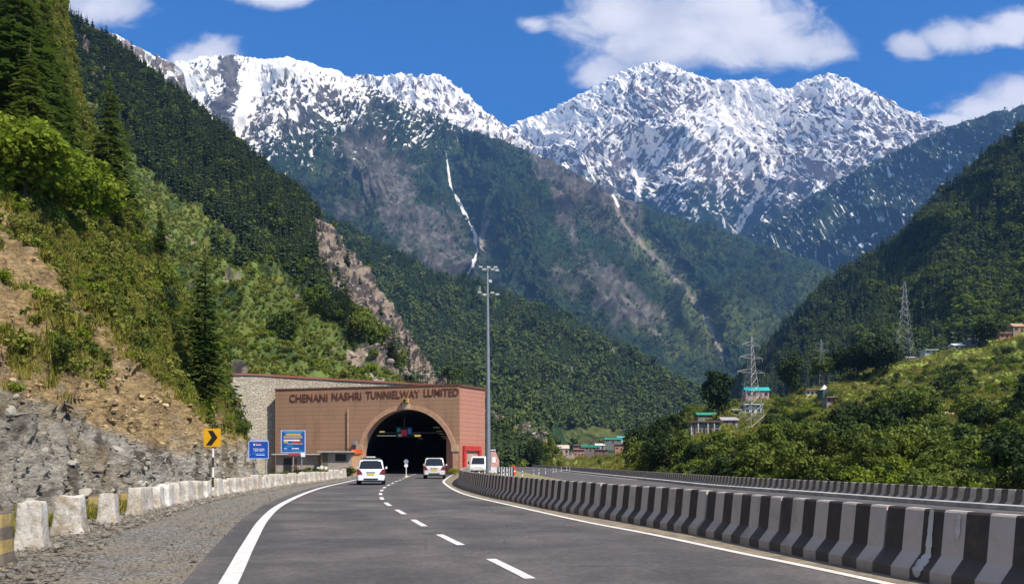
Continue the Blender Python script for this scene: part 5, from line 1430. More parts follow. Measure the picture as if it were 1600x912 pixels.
# ------------------------------------------------------------------ vehicles
def paintm(name, c):
    t = NT(name, .25, .5); t.color(c); t.b.inputs['Coat Weight'].default_value = .6; t.b.inputs['Coat Roughness'].default_value = .05; return t.mat
glass = NT('car_glass', .06, .6); glass.color((0.012, 0.016, 0.02)); glass = glass.mat
tyre_m = plain('tyre', (.02, .02, .02), .9); rim_m = plain('rim', (.35, .35, .36), .35, .4, .7); trim = plain('black_trim', (.025, .025, .025), .6); tail_m = plain('tail_red', (.16, .012, .016), .2, .5); chrome = plain('chrome', (.6, .6, .62), .2, .5, .9); plate_y = plain('plate_yellow', (.7, .5, .06), .5); plate_w = plain('plate_white', (.6, .6, .58), .5)
def car(name, lab, loc, rz, col, W_, L_, H_, suv=False, rails=False, lightbar=False, plate=plate_y, low=.24):
    o = empty(name, loc, rz, lab, 'car'); w = W_/2; belt = H_*.60; rear = 0.0
    # body rings: rear -> front (y), x half widths at sill, mid, belt
    def ring(y, ws, wm_, wb, z0, zb):
        r = [(-ws*.9, y, z0), (-ws, y, z0+.10), (-wm_, y, z0+(zb-z0)*.5), (-wb, y, zb-.05), (-wb*.94, y, zb), (wb*.94, y, zb), (wb, y, zb-.05), (wm_, y, z0+(zb-z0)*.5), (ws, y, z0+.10), (ws*.9, y, z0)]
        return r
    st = [(0.0, .86, .90, .80, .32, belt-.10), (.05, .93, .97, .88, low+.02, belt-.02), (.25, .97, 1.0, .94, low, belt), (L_*.35, .98, 1.0, .95, low, belt), (L_*.66, .98, 1.0, .95, low, belt), (L_*.74, .98, 1.0, .92, low, belt-.03), (L_*.90, .95, .97, .85, low, belt-.14), (L_*.97, .88, .90, .75, low+.02, belt-.26), (L_, .75, .78, .62, low+.1, belt-.38)]
    m = MB(); m.loft([ring(y, a*w, b_*w, c*w, z0, zb) for y, a, b_, c, z0, zb in st])
    # cabin
    r0 = H_
    def cr(y, wb, zb, wr, zr): return [(-wb, y, zb-.03), (-wr, y, zr-.05), (-wr*.86, y, zr), (wr*.86, y, zr), (wr, y, zr-.05), (wb, y, zb-.03)]
    tilt = .16 if suv else .30
    cab = [[(-.92*w, .06, belt-.03), (-.92*w, .065, belt), (-.8*w, .07, belt+.005), (.8*w, .07, belt+.005), (.92*w, .065, belt), (.92*w, .06, belt-.03)],
           cr(tilt*.9, .93*w, belt, .80*w, r0-.06), cr(tilt+.2, .94*w, belt, .80*w, r0), cr(L_*.5, .94*w, belt, .80*w, r0-.01), cr(L_*.58, .94*w, belt, .78*w, r0-.06), cr(L_*.745, .9*w, belt-.01, .80*w, belt+.06)]
    m.loft(cab)
    body = m.build('body', col, o, smooth=False, bevel=.025)
    for f in body.data.polygons: f.use_smooth = True
    # rear window (slightly proud of the sloping hatch)
    def hatch(z, off=.012):
        y = np.interp(z, [belt, r0-.06], [.07, tilt*.9]); return y-off
    def wx(z): return np.interp(z, [belt, r0], [.90*w, .76*w])
    za, zb = belt+.05, r0-.11
    m = MB(); m.face([(-wx(za)*.94, hatch(za), za), (wx(za)*.94, hatch(za), za), (wx(zb)*.90, hatch(zb), zb), (-wx(zb)*.90, hatch(zb), zb)]); m.build('rear_window', glass, o, fix=False)
    for sd in (-1, 1):
        def sx(z, off=.008): return sd*(np.interp(z, [belt-.03, r0-.05], [.94*w, .80*w])+off)
        m = MB(); zt, zbm = r0-.10, belt+.04
        for y0, y1, y0t, y1t in ((.42, L_*.34, .50, L_*.34), (L_*.36, L_*.70, L_*.36, L_*.565)):
            m.face([(sx(zbm), y0, zbm), (sx(zbm), y1, zbm), (sx(zt), y1t, zt), (sx(zt), y0t, zt)])
        m.build('side_window', glass, o, fix=False)
        # wheels
        for yy2 in (L_*.18, L_*.80):
            m = MB(); R_ = .31 if not suv else .35; m.tube((sd*(w-.20), yy2, R_), (sd*(w+.01), yy2, R_), R_, n=24); wh = m.build('wheel', tyre_m, o, bevel=.02)
            m = MB(); m.tube((sd*(w-.02), yy2, R_), (sd*(w+.02), yy2, R_), R_*.62, n=18); m.build('rim', rim_m, wh)
        zt0, zt1 = (belt-.30, belt+.02)
        m = MB(); m.hexa([(sd*w*.58,-.045,zt0+.05),(sd*w*.99,-.02,zt0),(sd*w*1.015,.25,zt0),(sd*w*.62,.12,zt0+.05),(sd*w*.74,-.03,zt1-.05),(sd*w*.97,.02,zt1+.06),(sd*w*.99,.22,zt1+.06),(sd*w*.72,.14,zt1-.05)]); m.build('tail_light', tail_m, o, bevel=.01)
        m = MB(); m.hexa([(sd*(w+.02),L_*.66,belt+.02),(sd*(w+.13),L_*.67,belt+.02),(sd*(w+.13),L_*.71,belt+.02),(sd*(w+.02),L_*.71,belt+.02),(sd*(w+.02),L_*.66,belt+.17),(sd*(w+.13),L_*.67,belt+.17),(sd*(w+.13),L_*.71,belt+.17),(sd*(w+.02),L_*.71,belt+.17)]); m.tube((sd*w*.93, L_*.69, belt+.04), (sd*(w+.05), L_*.69, belt+.06), .03, n=6); m.build('mirror', col, o, bevel=.02)
        if rails:
            m = MB(); m.tube((sd*w*.70, tilt+.2, r0+.045), (sd*w*.70, L_*.55, r0+.045), .02, n=6)
            for yy2 in (tilt+.25, L_*.3, L_*.53): m.tube((sd*w*.70, yy2, r0-.02), (sd*w*.70, yy2, r0+.045), .018, n=5)
            m.build('roof_rail', trim, o)
    m = MB(); m.hexa([(-w*.9,-.07,low+.02),(w*.9,-.07,low+.02),(w*.97,.2,low+.02),(-w*.97,.2,low+.02),(-w*.86,-.06,low+.30),(w*.86,-.06,low+.30),(w*.95,.2,low+.30),(-w*.95,.2,low+.30)]); bp = m.build('bumper', col, o, bevel=.035)
    m = MB(); m.box(-w*.5, w*.5, -.085, -.05, low+.06, low+.16); m.build('bumper_trim', trim, bp)
    m = MB(); m.box(-.2, .2, -.035, .02, belt-.33, belt-.21); m.build('number_plate', plate, o, bevel=.004)
    m = MB(); m.box(-w*.32, w*.32, -.045, .02, belt-.15, belt-.12); m.build('handle_strip', chrome, o)
    m = MB(); m.box(-w*.8, w*.8, .15, L_-.2, low-.06, low+.05); m.build('underbody', trim, o)
    m = MB(); m.box(-w*.55, w*.55, tilt*.9-.08, tilt*.9+.12, r0-.075, r0-.03); m.build('spoiler', col, o, bevel=.012)
    if lightbar:
        m = MB(); m.box(-w*.62, w*.62, L_*.28, L_*.36, r0+.03, r0+.12); m.tube((-w*.5, L_*.32, r0-.02), (-w*.5, L_*.32, r0+.05), .02, n=5); m.tube((w*.5, L_*.32, r0-.02), (w*.5, L_*.32, r0+.05), .02, n=5); m.build('roof_rack', trim, o, bevel=.01)
        m = MB(); m.box(-w*.35, w*.30, L_*.28-.01, L_*.355, r0+.122, r0+.19); m.build('roof_box', plain('rack_white', (.6, .58, .55), .5), o, bevel=.01)
    # rear wiper and centre brake lamp, shared by both cars
    m = MB(); m.tube((0, hatch(za)-.02, za), (.22, hatch(za+.12)-.02, za+.12), .012, n=5); m.build('wiper', trim, o)
    return o
white_p = paintm('car_white', (.78, .79, .80)); silver_p = paintm('car_silver', (.60, .58, .54))
g = G(579.5, 757.2); hb = car('hatchback_car', 'white hatchback with a small roof rack driving in the left lane', (g[0], g[1], 0), .15, white_p, 1.68, 3.9, 1.52, lightbar=True, rails=True)
m = MB(); m.face([(-.13, -.022, .72), (.13, -.022, .72), (.16, -.015, .80), (0, -.03, .62)]); 
g = G(678.5, 747.8); car('suv_car', 'silver white tall car nearest the arch in the right lane', (g[0], g[1], 0), .07, silver_p, 1.72, 4.2, 1.66, suv=True, plate=plate_y, low=.30)

def van(loc, rz):
    o = empty('delivery_van', loc, rz, 'white van parked behind the barrier at the red door, windscreen towards the road', 'van')
    vw_ = paintm('van_white', (.72, .72, .70)); m = MB()
    R = lambda y, w_, z0, z1: [(-w_, y, z0), (-w_, y, z1-.25), (-w_*.82, y, z1), (w_*.82, y, z1), (w_, y, z1-.25), (w_, y, z0)]
    m.loft([R(-.05, .72, .4, .85), R(0, .82, .3, .98), R(.35, .85, .28, 1.05), R(.75, .82, .28, 1.78), R(1.1, .82, .28, 1.86), R(3.6, .82, .28, 1.86), R(3.75, .78, .35, 1.8)])
    m.build('body', vw_, o, bevel=.03)
    m = MB(); m.face([(-.64, .345, 1.10), (.64, .345, 1.10), (.55, .70, 1.70), (-.55, .70, 1.70)]); m.build('windscreen', glass, o, fix=False)
    for sd in (-1, 1):
        for y in (.55, 3.0):
            m = MB(); m.tube((sd*.66, y, .30), (sd*.84, y, .30), .30, n=20); wh = m.build('wheel', tyre_m, o); m = MB(); m.tube((sd*.82, y, .30), (sd*.855, y, .30), .17, n=14); m.build('rim', rim_m, wh)
        m = MB(); m.box(sd*.5-.14, sd*.5+.14, -.075, -.02, .62, .80); m.build('headlight', white_e, o, bevel=.01)
        m = MB(); m.box(sd*.95-.07, sd*.95+.07, .5, .6, 1.1, 1.35); m.tube((sd*.8, .55, 1.15), (sd*.92, .55, 1.2), .02, n=5); m.build('mirror', trim, o, bevel=.02)
    m = MB(); m.box(-.8, .8, -.12, .05, .28, .52); m.build('bumper', trim, o, bevel=.03)
van((-3.55+.25, 79.3, 0), -.1)

# ------------------------------------------------------------------ island furniture by the mast
pinkh = empty('gate_hut', P(773, 735, 92)[:2]+(0,), .2, 'small pink and white hut with a sloping top right of the mast', 'hut')
m = MB(); m.loft([[(-.45, 0, 0), (-.45, 0, 2.55), (.05, 0, 2.55), (.5, 0, 1.5), (.5, 0, 0)], [(-.45, 1.2, 0), (-.45, 1.2, 2.55), (.05, 1.2, 2.55), (.5, 1.2, 1.5), (.5, 1.2, 0)]]); m.build('wall', plain('hut_pink', (.55, .32, .30), .8, var=.35, scale=5), pinkh)
m = MB(); m.box(-.3, .1, -.03, .02, 1.2, 1.8); m.build('window', white_e, pinkh)
m = MB(); m.hexa([(-.52,-.1,2.552),(.08,-.1,2.552),(.08,1.3,2.552),(-.52,1.3,2.552),(-.52,-.1,2.64),(.06,-.1,2.64),(.06,1.3,2.64),(-.52,1.3,2.64)]); m.build('roof', white_e, pinkh)
lw = empty('low_wall', (-1.6, 82, 0), 0, 'low white wall with dark posts behind the yellow planting at the mast', 'wall')
m = MB(); m.box(-1.9, 1.75, 0, .2, -.1, .78); m.build('wall', plain('wall_white', (.62, .62, .64), .8), lw, bevel=.01)
for k in range(7):
    m = MB(); m.box(.2+k*.25, .28+k*.25, -.08, -.005, -.1, .86); m.build('post', trim, lw)
pm = MB(); pm.box(-.035, .035, -.035, .035, -.05, .66); pmh = pm.build('marker_post', white_e, bevel=.01)
pc = MB(); pc.box(-.038, .038, -.038, .038, .36, .50); pb_ = pc.build('black_band', trim, pmh)
pmh.location = (-3.0, 60, 0); tag(pmh, 'short white marker post with black band on the planted island', 'marker post', 'white marker posts on the island')
spots = [(-3.05+.33*i, 56+2.2*i+random.uniform(-.5, .5)) for i in range(1, 9)]+[(1.2+i*1.1+random.uniform(-.2, .2), 88+i*7+random.uniform(-1, 1)) for i in range(9)]
for (x, y) in spots:
    c = pmh.copy(); COL.objects.link(c); d = pb_.copy(); COL.objects.link(d); d.parent = c; c.location = (x, y, 0 if y < 84 else -.3); c.rotation_euler = (random.uniform(-.05, .05), random.uniform(-.05, .05), random.uniform(0, 1))
for i, (x, y, c_) in enumerate(((.1, 88, (.6, .05, .03)),)):
    o = empty('water_barrel', (x, y, -.1), 0, ('bright red plastic road barrel right of the mast', 'orange red road barrel further right beyond the mast')[i], 'barrel')
    m = MB(); m.loft([[(r*math.cos(a*.3927), r*math.sin(a*.3927), z) for a in range(16)] for r, z in ((.3, 0), (.32, .3), (.27, .34), (.27, .5), (.3, .54), (.26, .95), (.1, 1.0))]); m.build('drum', plain('barrel_red', c_, .5), o, smooth=False)
    m = MB(); m.tube((0, 0, .36), (0, 0, .47), .285, n=16); m.build('band', white_e, o)

# ------------------------------------------------------------------ pylons
def place_on(key, px, py, grow=5):
    t = T[key]; d = (t['px']-px)**2+(t['py']-py)**2; d = d+t['V'][..., 1]*0.02
    i = np.unravel_index(np.argmin(d), d.shape); return Vector(t['V'][i])
steel = plain('pylon_steel', (.30, .30, .30), .5, .4, .3, var=.15)
def pylon(px, pb, pt, key, lab, name='pylon', rz=.5, thick=1.0):
    base = place_on(key, px, pb); Hh = (pb-pt)/F_PX*base.y; o = empty(name, tuple(base), rz, lab, 'pylon')
    wz = lambda z: np.interp(z/Hh, [0, .48, .62, 1.0], [.115, .05, .035, .008])*Hh
    r = .0045*Hh*thick
    m = MB(); lv = [0, .13, .25, .36, .46, .55, .63, .71, .78, .85, .92, 1.0]
    cor = lambda f: [Vector((sx*wz(f*Hh), sy*wz(f*Hh), f*Hh)) for sx, sy in ((-1, -1), (1, -1), (1, 1), (-1, 1))]
    for f0, f1 in zip(lv[:-1], lv[1:]):
        a, b_ = cor(f0), cor(f1)
        for k in range(4):
            m.tube(a[k], b_[k], r*1.2, n=4, caps=False); m.tube(a[k], b_[(k+1) % 4], r*.7, n=4, caps=False); m.tube(a[(k+1) % 4], b_[k], r*.7, n=4, caps=False); m.tube(b_[k], b_[(k+1) % 4], r*.7, n=4, caps=False)
    m.build('tower', steel, o)
    for f, L in ((.60, .20), (.76, .17), (.90, .13)):
        for sd in (-1, 1):
            m = MB(); z = f*Hh; x0 = wz(z); tip = Vector((sd*L*Hh, 0, z+.012*Hh))
            for sy in (-1, 1):
                m.tube((sd*x0, sy*x0, z), tip, r*.9, n=4); m.tube((sd*x0, sy*x0, z+.045*Hh), tip, r*.7, n=4)
            for q in (.33, .66): m.tube(Vector((sd*x0, 0, z)).lerp(tip, q), Vector((sd*x0, 0, z+.045*Hh)).lerp(tip, q), r*.6, n=4)
            ca = m.build('crossarm', steel, o)
            m = MB(); m.tube(tip, tip-Vector((0, 0, .035*Hh)), r*1.1, n=5); m.build('insulator', plain('insulator', (.3, .25, .2)) if 'insulator' not in bpy.data.materials else bpy.data.materials['insulator'], ca)
    return o
pylon(1174, 668, 526, 'L8', 'tallest steel lattice pylon rising beside the green roofed house', thick=.75)
pylon(1414, 566, 440, 'L8', 'lattice pylon on the terrace in front of the dark forest, right of centre hill', rz=.8, thick=.38)
pylon(1283, 606, 530, 'L8', 'smaller lattice pylon half hidden behind the broad dark tree', rz=.2, thick=.4)

# ------------------------------------------------------------------ houses
_mc = {}
def cm(c, var=.2):
    k = tuple(round(x, 3) for x in c)
    if k not in _mc: _mc[k] = plain('house_paint', c, .85, .15, var=var, scale=1.2)
    return _mc[k]
win_m = plain('window_dark', (.03, .035, .04), .25, .5)
HOUSES = []
def house(name, px, py, wpx, hpx, Y, wallc, roofc_, style, lab, key='L8', rz=0.0, wins=3, depth=None, floors=1):
    base = place_on(key, px, py) if Y is None else Vector(P(px, py, Y)); k = base.y/F_PX
    W_ = wpx*k; Hh = hpx*k; D = depth or max(4.0, W_*.6); base = base+Vector((0, .5, 0))
    HOUSES.append((px, py, wpx, base.y))
    o = empty(name, tuple(base), rz, lab, 'house'); w = W_/2
    m = MB(); m.box(-w, w, 0, D, -4.0, Hh); m.build('wall', cm(wallc), o)
    e = .35; rh = Hh*.45 if style != 'flat' else .25
    m = MB()
    if style == 'gable':
        m.face([(-w-e,-e,Hh-.1),(w+e,-e,Hh-.1),(w+e*.6,D/2,Hh+rh),(-w-e*.6,D/2,Hh+rh)]); m.face([(w+e,D+e,Hh-.1),(-w-e,D+e,Hh-.1),(-w-e*.6,D/2,Hh+rh),(w+e*.6,D/2,Hh+rh)]); m.face([(-w-e,-e,Hh-.18),(w+e,-e,Hh-.18),(w+e,D+e,Hh-.18),(-w-e,D+e,Hh-.18)])
        m.face([(-w-e,-e,Hh-.1),(-w-e,-e,Hh-.18),(w+e,-e,Hh-.18),(w+e,-e,Hh-.1)]); m.face([(-w-e*.6,D/2,Hh+rh),(-w-e,-e,Hh-.1),(-w-e,D+e,Hh-.1)]); m.face([(w+e*.6,D/2,Hh+rh),(w+e,-e,Hh-.1),(w+e,D+e,Hh-.1)])
    elif style == 'vault':
        n_ = 10; m.loft([[(x, -e+(D+2*e)*j/n_, Hh+rh*math.sin(math.pi*j/n_)*1.1) for j in range(n_+1)] for x in (-w-e, w+e)], closed=False, caps=True)
    elif style == 'cone':
        m.loft([[(w*1.1*math.cos(a*.524), D/2+w*1.1*math.sin(a*.524), Hh) for a in range(12)], [(w*.1*math.cos(a*.524), D/2+w*.1*math.sin(a*.524), Hh+rh*1.6) for a in range(12)]])
    else: m.box(-w-e, w+e, -e*2, D+e, Hh+.002, Hh+rh)
    m.build('roof', cm(roofc_), o, fix=(style not in ('gable',)))
    for fl in range(floors):
        zz = Hh*(.28+fl*.5) if floors > 1 else Hh*.38; hh = Hh*(.22 if floors > 1 else .4)
        for j in range(wins):
            x = -w+W_*(j+.5)/wins; ww = W_/wins*.26
            if fl == 0 and j == wins//2: m = MB(); m.box(x-ww*.8, x+ww*.8, -.04, .02, 0.0, zz+hh*.8); m.build('door', cm((.10, .06, .04)), o)
            else:
                m = MB(); m.box(x-ww, x+ww, -.03, .02, zz, zz+hh); f_ = m.build('window', win_m, o)
                m = MB(); m.box(x-ww-.1, x+ww+.1, -.08, .0, zz-.1, zz-.003); m.build('sill', cm((.5, .48, .44)), f_)
    return o
hA = house('stone_house', 1100, 680, 54, 21, None, (.24, .21, .185), (.15, .09, .07), 'flat', 'brown grey two storey house with flat dark roof and pale columns', floors=2, wins=4)
k_ = hA.location.y/F_PX
for x in (-20, -9, 6, 16):
    m = MB(); m.tube((x*k_, -.6, -1.5), (x*k_, -.6, 19*k_), .16, n=6); m.build('column', cm((.48, .45, .42)), hA)
house('tin_house', 1113, 655, 44, 8, None, (.20, .24, .17), (.05, .26, .17), 'gable', 'green tin roofed house above the brown two storey house', wins=4)
house('tin_house', 1184, 622, 36, 13, None, (.46, .30, .25), (.03, .36, .36), 'vault', 'pink walled house with bright teal curved roof behind the tallest pylon', wins=4, floors=1)
house('white_house', 1178, 648, 26, 15, None, (.62, .62, .60), (.55, .54, .52), 'flat', 'small white two storey building at the feet of the tallest pylon', wins=3, floors=2)
house('shed', 1151, 648, 12, 8, None, (.60, .55, .45), (.45, .42, .38), 'flat', 'tiny cream shed between the dark tree and the tallest pylon', wins=1)
house('shed', 1142, 665, 24, 10, None, (.30, .28, .30), (.36, .33, .36), 'gable', 'grey tin shed on the right of the brown two storey house', wins=2)
house('white_house', 1270, 619, 20, 10, None, (.66, .60, .54), (.34, .19, .12), 'flat', 'cream walled house with wide brown flat roof beside the broad dark tree', wins=3)
house('hut', 1293, 618, 13, 11, None, (.05, .12, .10), (.78, .76, .72), 'cone', 'dark green hut with a white cone top', wins=1)
house('ruin', 1304, 630, 22, 9, None, (.40, .30, .29), (.25, .20, .18), 'flat', 'pinkish half built walls below the green hut', wins=3)
house('shed', 1500, 546, 16, 8, None, (.40, .38, .40), (.60, .60, .62), 'gable', 'grey shed with light roof on the upper terrace, left of the long dark shed', wins=2)
house('shed', 1531, 541, 26, 10, None, (.20, .18, .19), (.17, .16, .17), 'gable', 'long dark grey shed on the upper terrace', wins=3)
house('brick_house', 1571, 530, 16, 10, None, (.45, .18, .12), (.45, .30, .24), 'flat', 'small red brick house near the right edge of the upper terrace', wins=2)
house('brick_house', 1594, 520, 18, 12, None, (.34, .22, .13), (.42, .26, .16), 'gable', 'brown house with tan roof cut by the right edge of the picture', wins=2)
house('shed', 1455, 551, 18, 5, None, (.50, .50, .46), (.56, .56, .52), 'flat', 'low pale wall and shed just right of the terrace pylon', wins=2)
house('shed', 1425, 562, 14, 5, None, (.46, .44, .40), (.36, .36, .36), 'gable', 'small grey roofed shed at the foot of the terrace pylon', wins=1)
house('shed', 1345, 640, 16, 6, None, (.42, .33, .27), (.30, .24, .19), 'flat', 'low brown shed among bushes below the green hut', wins=1)
house('shed', 1480, 652, 20, 7, None, (.38, .27, .20), (.50, .40, .32), 'gable', 'tan roofed shed alone in the middle of the right hill', wins=2)
# the village far down the road
V_ = 'village_house'
house(V_, 878, 712, 22, 12, 420, (.44, .34, .28), (.52, .44, .38), 'gable', 'leftmost village house with pale pink roof beyond the far barrier', wins=3)
house(V_, 905, 714, 16, 12, 410, (.42, .22, .20), (.50, .32, .30), 'flat', 'pink and red village house left of the green roof', wins=3, floors=2)
house(V_, 903, 702, 12, 7, 450, (.36, .16, .14), (.46, .30, .28), 'flat', 'small red village house on the slope behind the pink one', wins=2)
house(V_, 923, 705, 28, 7, 440, (.18, .15, .14), (.02, .17, .12), 'gable', 'long village hall with dark green tin roof', wins=5)
house(V_, 938, 701, 14, 6, 455, (.30, .38, .38), (.72, .66, .60), 'gable', 'village house with a bright white roof beside the green hall', wins=2)
house(V_, 940, 716, 20, 14, 400, (.22, .13, .12), (.26, .18, .16), 'flat', 'dark brown village house with pale pillars below the white roof', wins=4, floors=2)
house(V_, 958, 692, 26, 6, 480, (.16, .18, .17), (.02, .22, .17), 'gable', 'upper village house with a deep green roof', wins=3)
house(V_, 971, 687, 12, 4, 500, (.4, .5, .52), (.10, .48, .48), 'vault', 'topmost village house with light teal roof', wins=2)
house(V_, 968, 704, 14, 10, 450, (.40, .20, .15), (.30, .16, .12), 'flat', 'red brown village house at the right end of the village', wins=2, floors=2)
house(V_, 958, 718, 14, 9, 395, (.46, .38, .33), (.30, .25, .22), 'flat', 'small pale village house in front of the dark brown one', wins=2)

# ------------------------------------------------------------------ trees one can tell apart
def tree_kit(kind, seed):
    if kind == 'conifer_near': return mesh_of('crown', conifer_arrays(seed, 1, 30, 9, 6, .235, .35, .10), needle_w), mesh_of('trunk', trunk_arrays(1, .016, 7, .97, .004, seed), bark)
    if kind == 'conifer_dark': return mesh_of('crown', conifer_arrays(seed, 1, 26, 8, 5, .20, .4, .12), needle), mesh_of('trunk', trunk_arrays(1, .015, 7, .97, .004, seed), bark)
    if kind == 'conifer_mid': return mesh_of('crown', conifer_arrays(seed, 1, 20, 9, 3, random.uniform(.17, .23), .4, .05), needle), mesh_of('trunk', trunk_arrays(1, .008, 5), bark)
    if kind == 'broad_bright': return mesh_of('crown', leafy_arrays(seed, 60, 80, .48, .42, .56, .030, .14), leafb), mesh_of('trunk', limbs_arrays(seed, 1, .028, 7), bark)
    if kind == 'broad': return mesh_of('crown', leafy_arrays(seed, 34, 46, .47, .40, .55, .038, .16), leafm), mesh_of('trunk', limbs_arrays(seed, 1, .026, 5), bark)
    if kind == 'broad_dark': return mesh_of('crown', leafy_arrays(seed, 40, 60, .47, .42, .55, .034, .16), leafd), mesh_of('trunk', limbs_arrays(seed, 1, .026, 5), bark)
    if kind == 'shrub': return mesh_of('foliage', leafy_arrays(seed, 22, 44, .52, .36, .36, .040, .18), leafm), mesh_of('stem', limbs_arrays(seed, .7, .02, 4), bark)
    if kind == 'shrub_dark': return mesh_of('foliage', leafy_arrays(seed, 22, 44, .50, .42, .40, .040, .18), leafd), mesh_of('stem', limbs_arrays(seed, .7, .02, 4), bark)
    if kind == 'shrub_bright': return mesh_of('foliage', leafy_arrays(seed, 20, 40, .52, .32, .32, .038, .17), leafb), mesh_of('stem', limbs_arrays(seed, .6, .02, 4), bark)
KITS = {}
for kind, n in (('conifer_near', 3), ('conifer_dark', 2), ('conifer_mid', 5), ('broad_bright', 2), ('broad', 4), ('broad_dark', 2), ('shrub', 5), ('shrub_dark', 2), ('shrub_bright', 2)):
    KITS[kind] = [tree_kit(kind, 700+len(KITS)*20+i) for i in range(n)]
def plant(kind, loc, h, name, lab, cat, group=None, wide=1.0, tilt=0.0):
    cr, tr = random.choice(KITS[kind])
    o = bpy.data.objects.new(name, None); COL.objects.link(o); o.empty_display_size = .2
    o.location = loc; o.rotation_euler = (random.uniform(-tilt, tilt), random.uniform(-tilt, tilt), random.uniform(0, 6.28)); o.scale = (h*wide, h*wide, h)
    tag(o, lab, cat, group)
    sh = 'shrub' in kind
    a = bpy.data.objects.new('foliage' if sh else 'crown', cr); COL.objects.link(a); a.parent = o
    b_ = bpy.data.objects.new('stem' if sh else 'trunk', tr); COL.objects.link(b_); b_.parent = o
    return o
def at_px(key, px, pb, pt, kind, name, lab, cat, group=None, wide=1.0, dY=0.0):
    p = place_on(key, px, pb); h = (pb-pt)/F_PX*p.y
    return plant(kind, (p.x, p.y+dY, p.z-.03*h), h, name, lab, cat, group, wide)
C, D = 'conifer_tree', 'broadleaf_tree'
at_px('L0', 172, 352, 105, 'conifer_near', C, 'tallest lone conifer with open branches on the left slope edge', 'tree', wide=1.05)
at_px('L0', 318, 636, 366, 'conifer_near', C, 'dark conifer on the lower slope above the stone wall', 'tree', wide=.95)
at_px('L0', 252, 395, 318, 'conifer_near', C, 'small conifer on the slope edge right of the tallest lone one', 'tree', wide=1.1)
at_px('L0', 30, 250, -120, 'conifer_near', C, 'huge conifer at the top left corner of the picture', 'tree', wide=1.15)
at_px('L0', 70, 262, -60, 'conifer_near', C, 'second huge conifer from the left on the upper slope', 'tree', wide=.8)
at_px('L0', 100, 285, 60, 'conifer_near', C, 'narrow conifer just left of the tallest lone one', 'tree', wide=.75)
at_px('L0', 48, 300, 60, 'conifer_near', C, 'middle sized conifer in front of the two huge ones', 'tree', wide=1.2)
at_px('L0', 5, 200, -160, 'conifer_dark', C, 'dark conifer cut by the left edge of the picture', 'tree', wide=1.3)
at_px('L0', 138, 352, 240, 'broad_bright', D, 'bright green leafy tree beside the foot of the tallest lone conifer', 'tree', wide=1.1)
at_px('L0', 40, 330, 178, 'broad_bright', D, 'wide bright green tree on the upper left slope', 'tree', wide=1.2)
at_px('L0', 92, 345, 232, 'broad_bright', D, 'bright green tree between two others on the upper left slope', 'tree', wide=1.1)
at_px('L0', 8, 300, 170, 'broad_bright', D, 'bright green tree cut by the left edge of the picture', 'tree', wide=1.2)
# dark shrubs along the slope's edge above the wall
for i in range(26):
    f = i/25; px = 205+f*178+random.uniform(-8, 8); py = np.interp(px, [200, 240, 300, 335, 365, 385], [360, 430, 530, 590, 650, 690])+random.uniform(-6, 22)
    hpx = random.uniform(30, 55)
    at_px('L0', px, py, py-hpx, random.choice(['shrub', 'shrub_dark', 'conifer_dark', 'shrub']), 'slope_shrub', 'shrub on the right edge of the near left slope', 'shrub', 'shrubs along the edge of the near slope', wide=random.uniform(.7, 1.1))
for i in range(70):   # bushes all over the scrubby part
    t = T['L0']; m_ = t['tree'] > .6; ii = np.argwhere(m_ & (t['px'] > -10) & (t['py'] > 120) & (t['py'] < 690)); q = ii[rng.integers(0, len(ii))]; p = t['V'][q[0], q[1]]
    plant(random.choice(['shrub', 'shrub', 'shrub_bright', 'shrub_dark']), tuple(p-np.array((0, 0, .1))), random.uniform(.8, 2.0), 'slope_shrub', 'low bush growing among the yellow green grass of the near left slope', 'shrub', 'low bushes on the near left slope')
t = T['L0']
p, _, _ = sample('L0', 14000, 1.2, near=.8); ok, _, _ = visible(p, 1.0); p = p[ok]
scatter('scrub', p, np.clip(rng.lognormal(-.35, .45, len(p)), .3, 2.0), rng.integers(0, 5, len(p)), scrub_bush)
p, _, _ = sample('L0', 42000, 1.0, near=.8); ok, _, _ = visible(p, 1.0); p = p[ok]
scatter('grass', p, rng.uniform(.5, 1.15, len(p)), rng.integers(0, 3, len(p)), tufts, rx=.3)

# named trees and shrubs on the right hill
at_px('L8', 1121, 652, 566, 'broad_dark', D, 'tall dark tree above the brown two storey house', 'tree', wide=.72)
at_px('L8', 1238, 618, 546, 'broad_dark', D, 'broad dark tree right of the teal roofed house', 'tree', wide=.72)
for i, (px, pb, pt) in enumerate(((1312, 585, 536), (1340, 590, 528), (1368, 584, 520), (1388, 580, 530))):
    at_px('L8', px, pb, pt, 'broad_dark', D, 'dark round tree in the clump left of the terrace pylon', 'tree', 'dark trees left of the terrace pylon', wide=1.15)
at_px('L8', 1283, 600, 548, 'broad', D, 'light green tree around the smaller half hidden pylon', 'tree', wide=.8)
at_px('L8', 1540, 540, 498, 'broad_dark', D, 'dark tree above the long grey shed on the upper terrace', 'tree', wide=1.2)
at_px('L8', 1405, 690, 600, 'shrub_dark', D, 'large dark bushy tree in the middle of the right hill', 'tree', wide=.9)
at_px('L8', 1480, 622, 572, 'shrub_dark', D, 'round dark bush on the terrace below the upper sheds', 'tree', wide=1.3)
for i, (px, pb, pt) in enumerate(((1000, 722, 655), (985, 728, 672), (1030, 715, 650), (1015, 735, 690), (1050, 730, 672))):
    at_px('L8', px, pb, pt, 'broad_dark' if i < 3 else 'broad', D, 'dark tree in the clump at the left foot of the right hill', 'tree', 'dark trees at the left foot of the right hill', wide=.75)
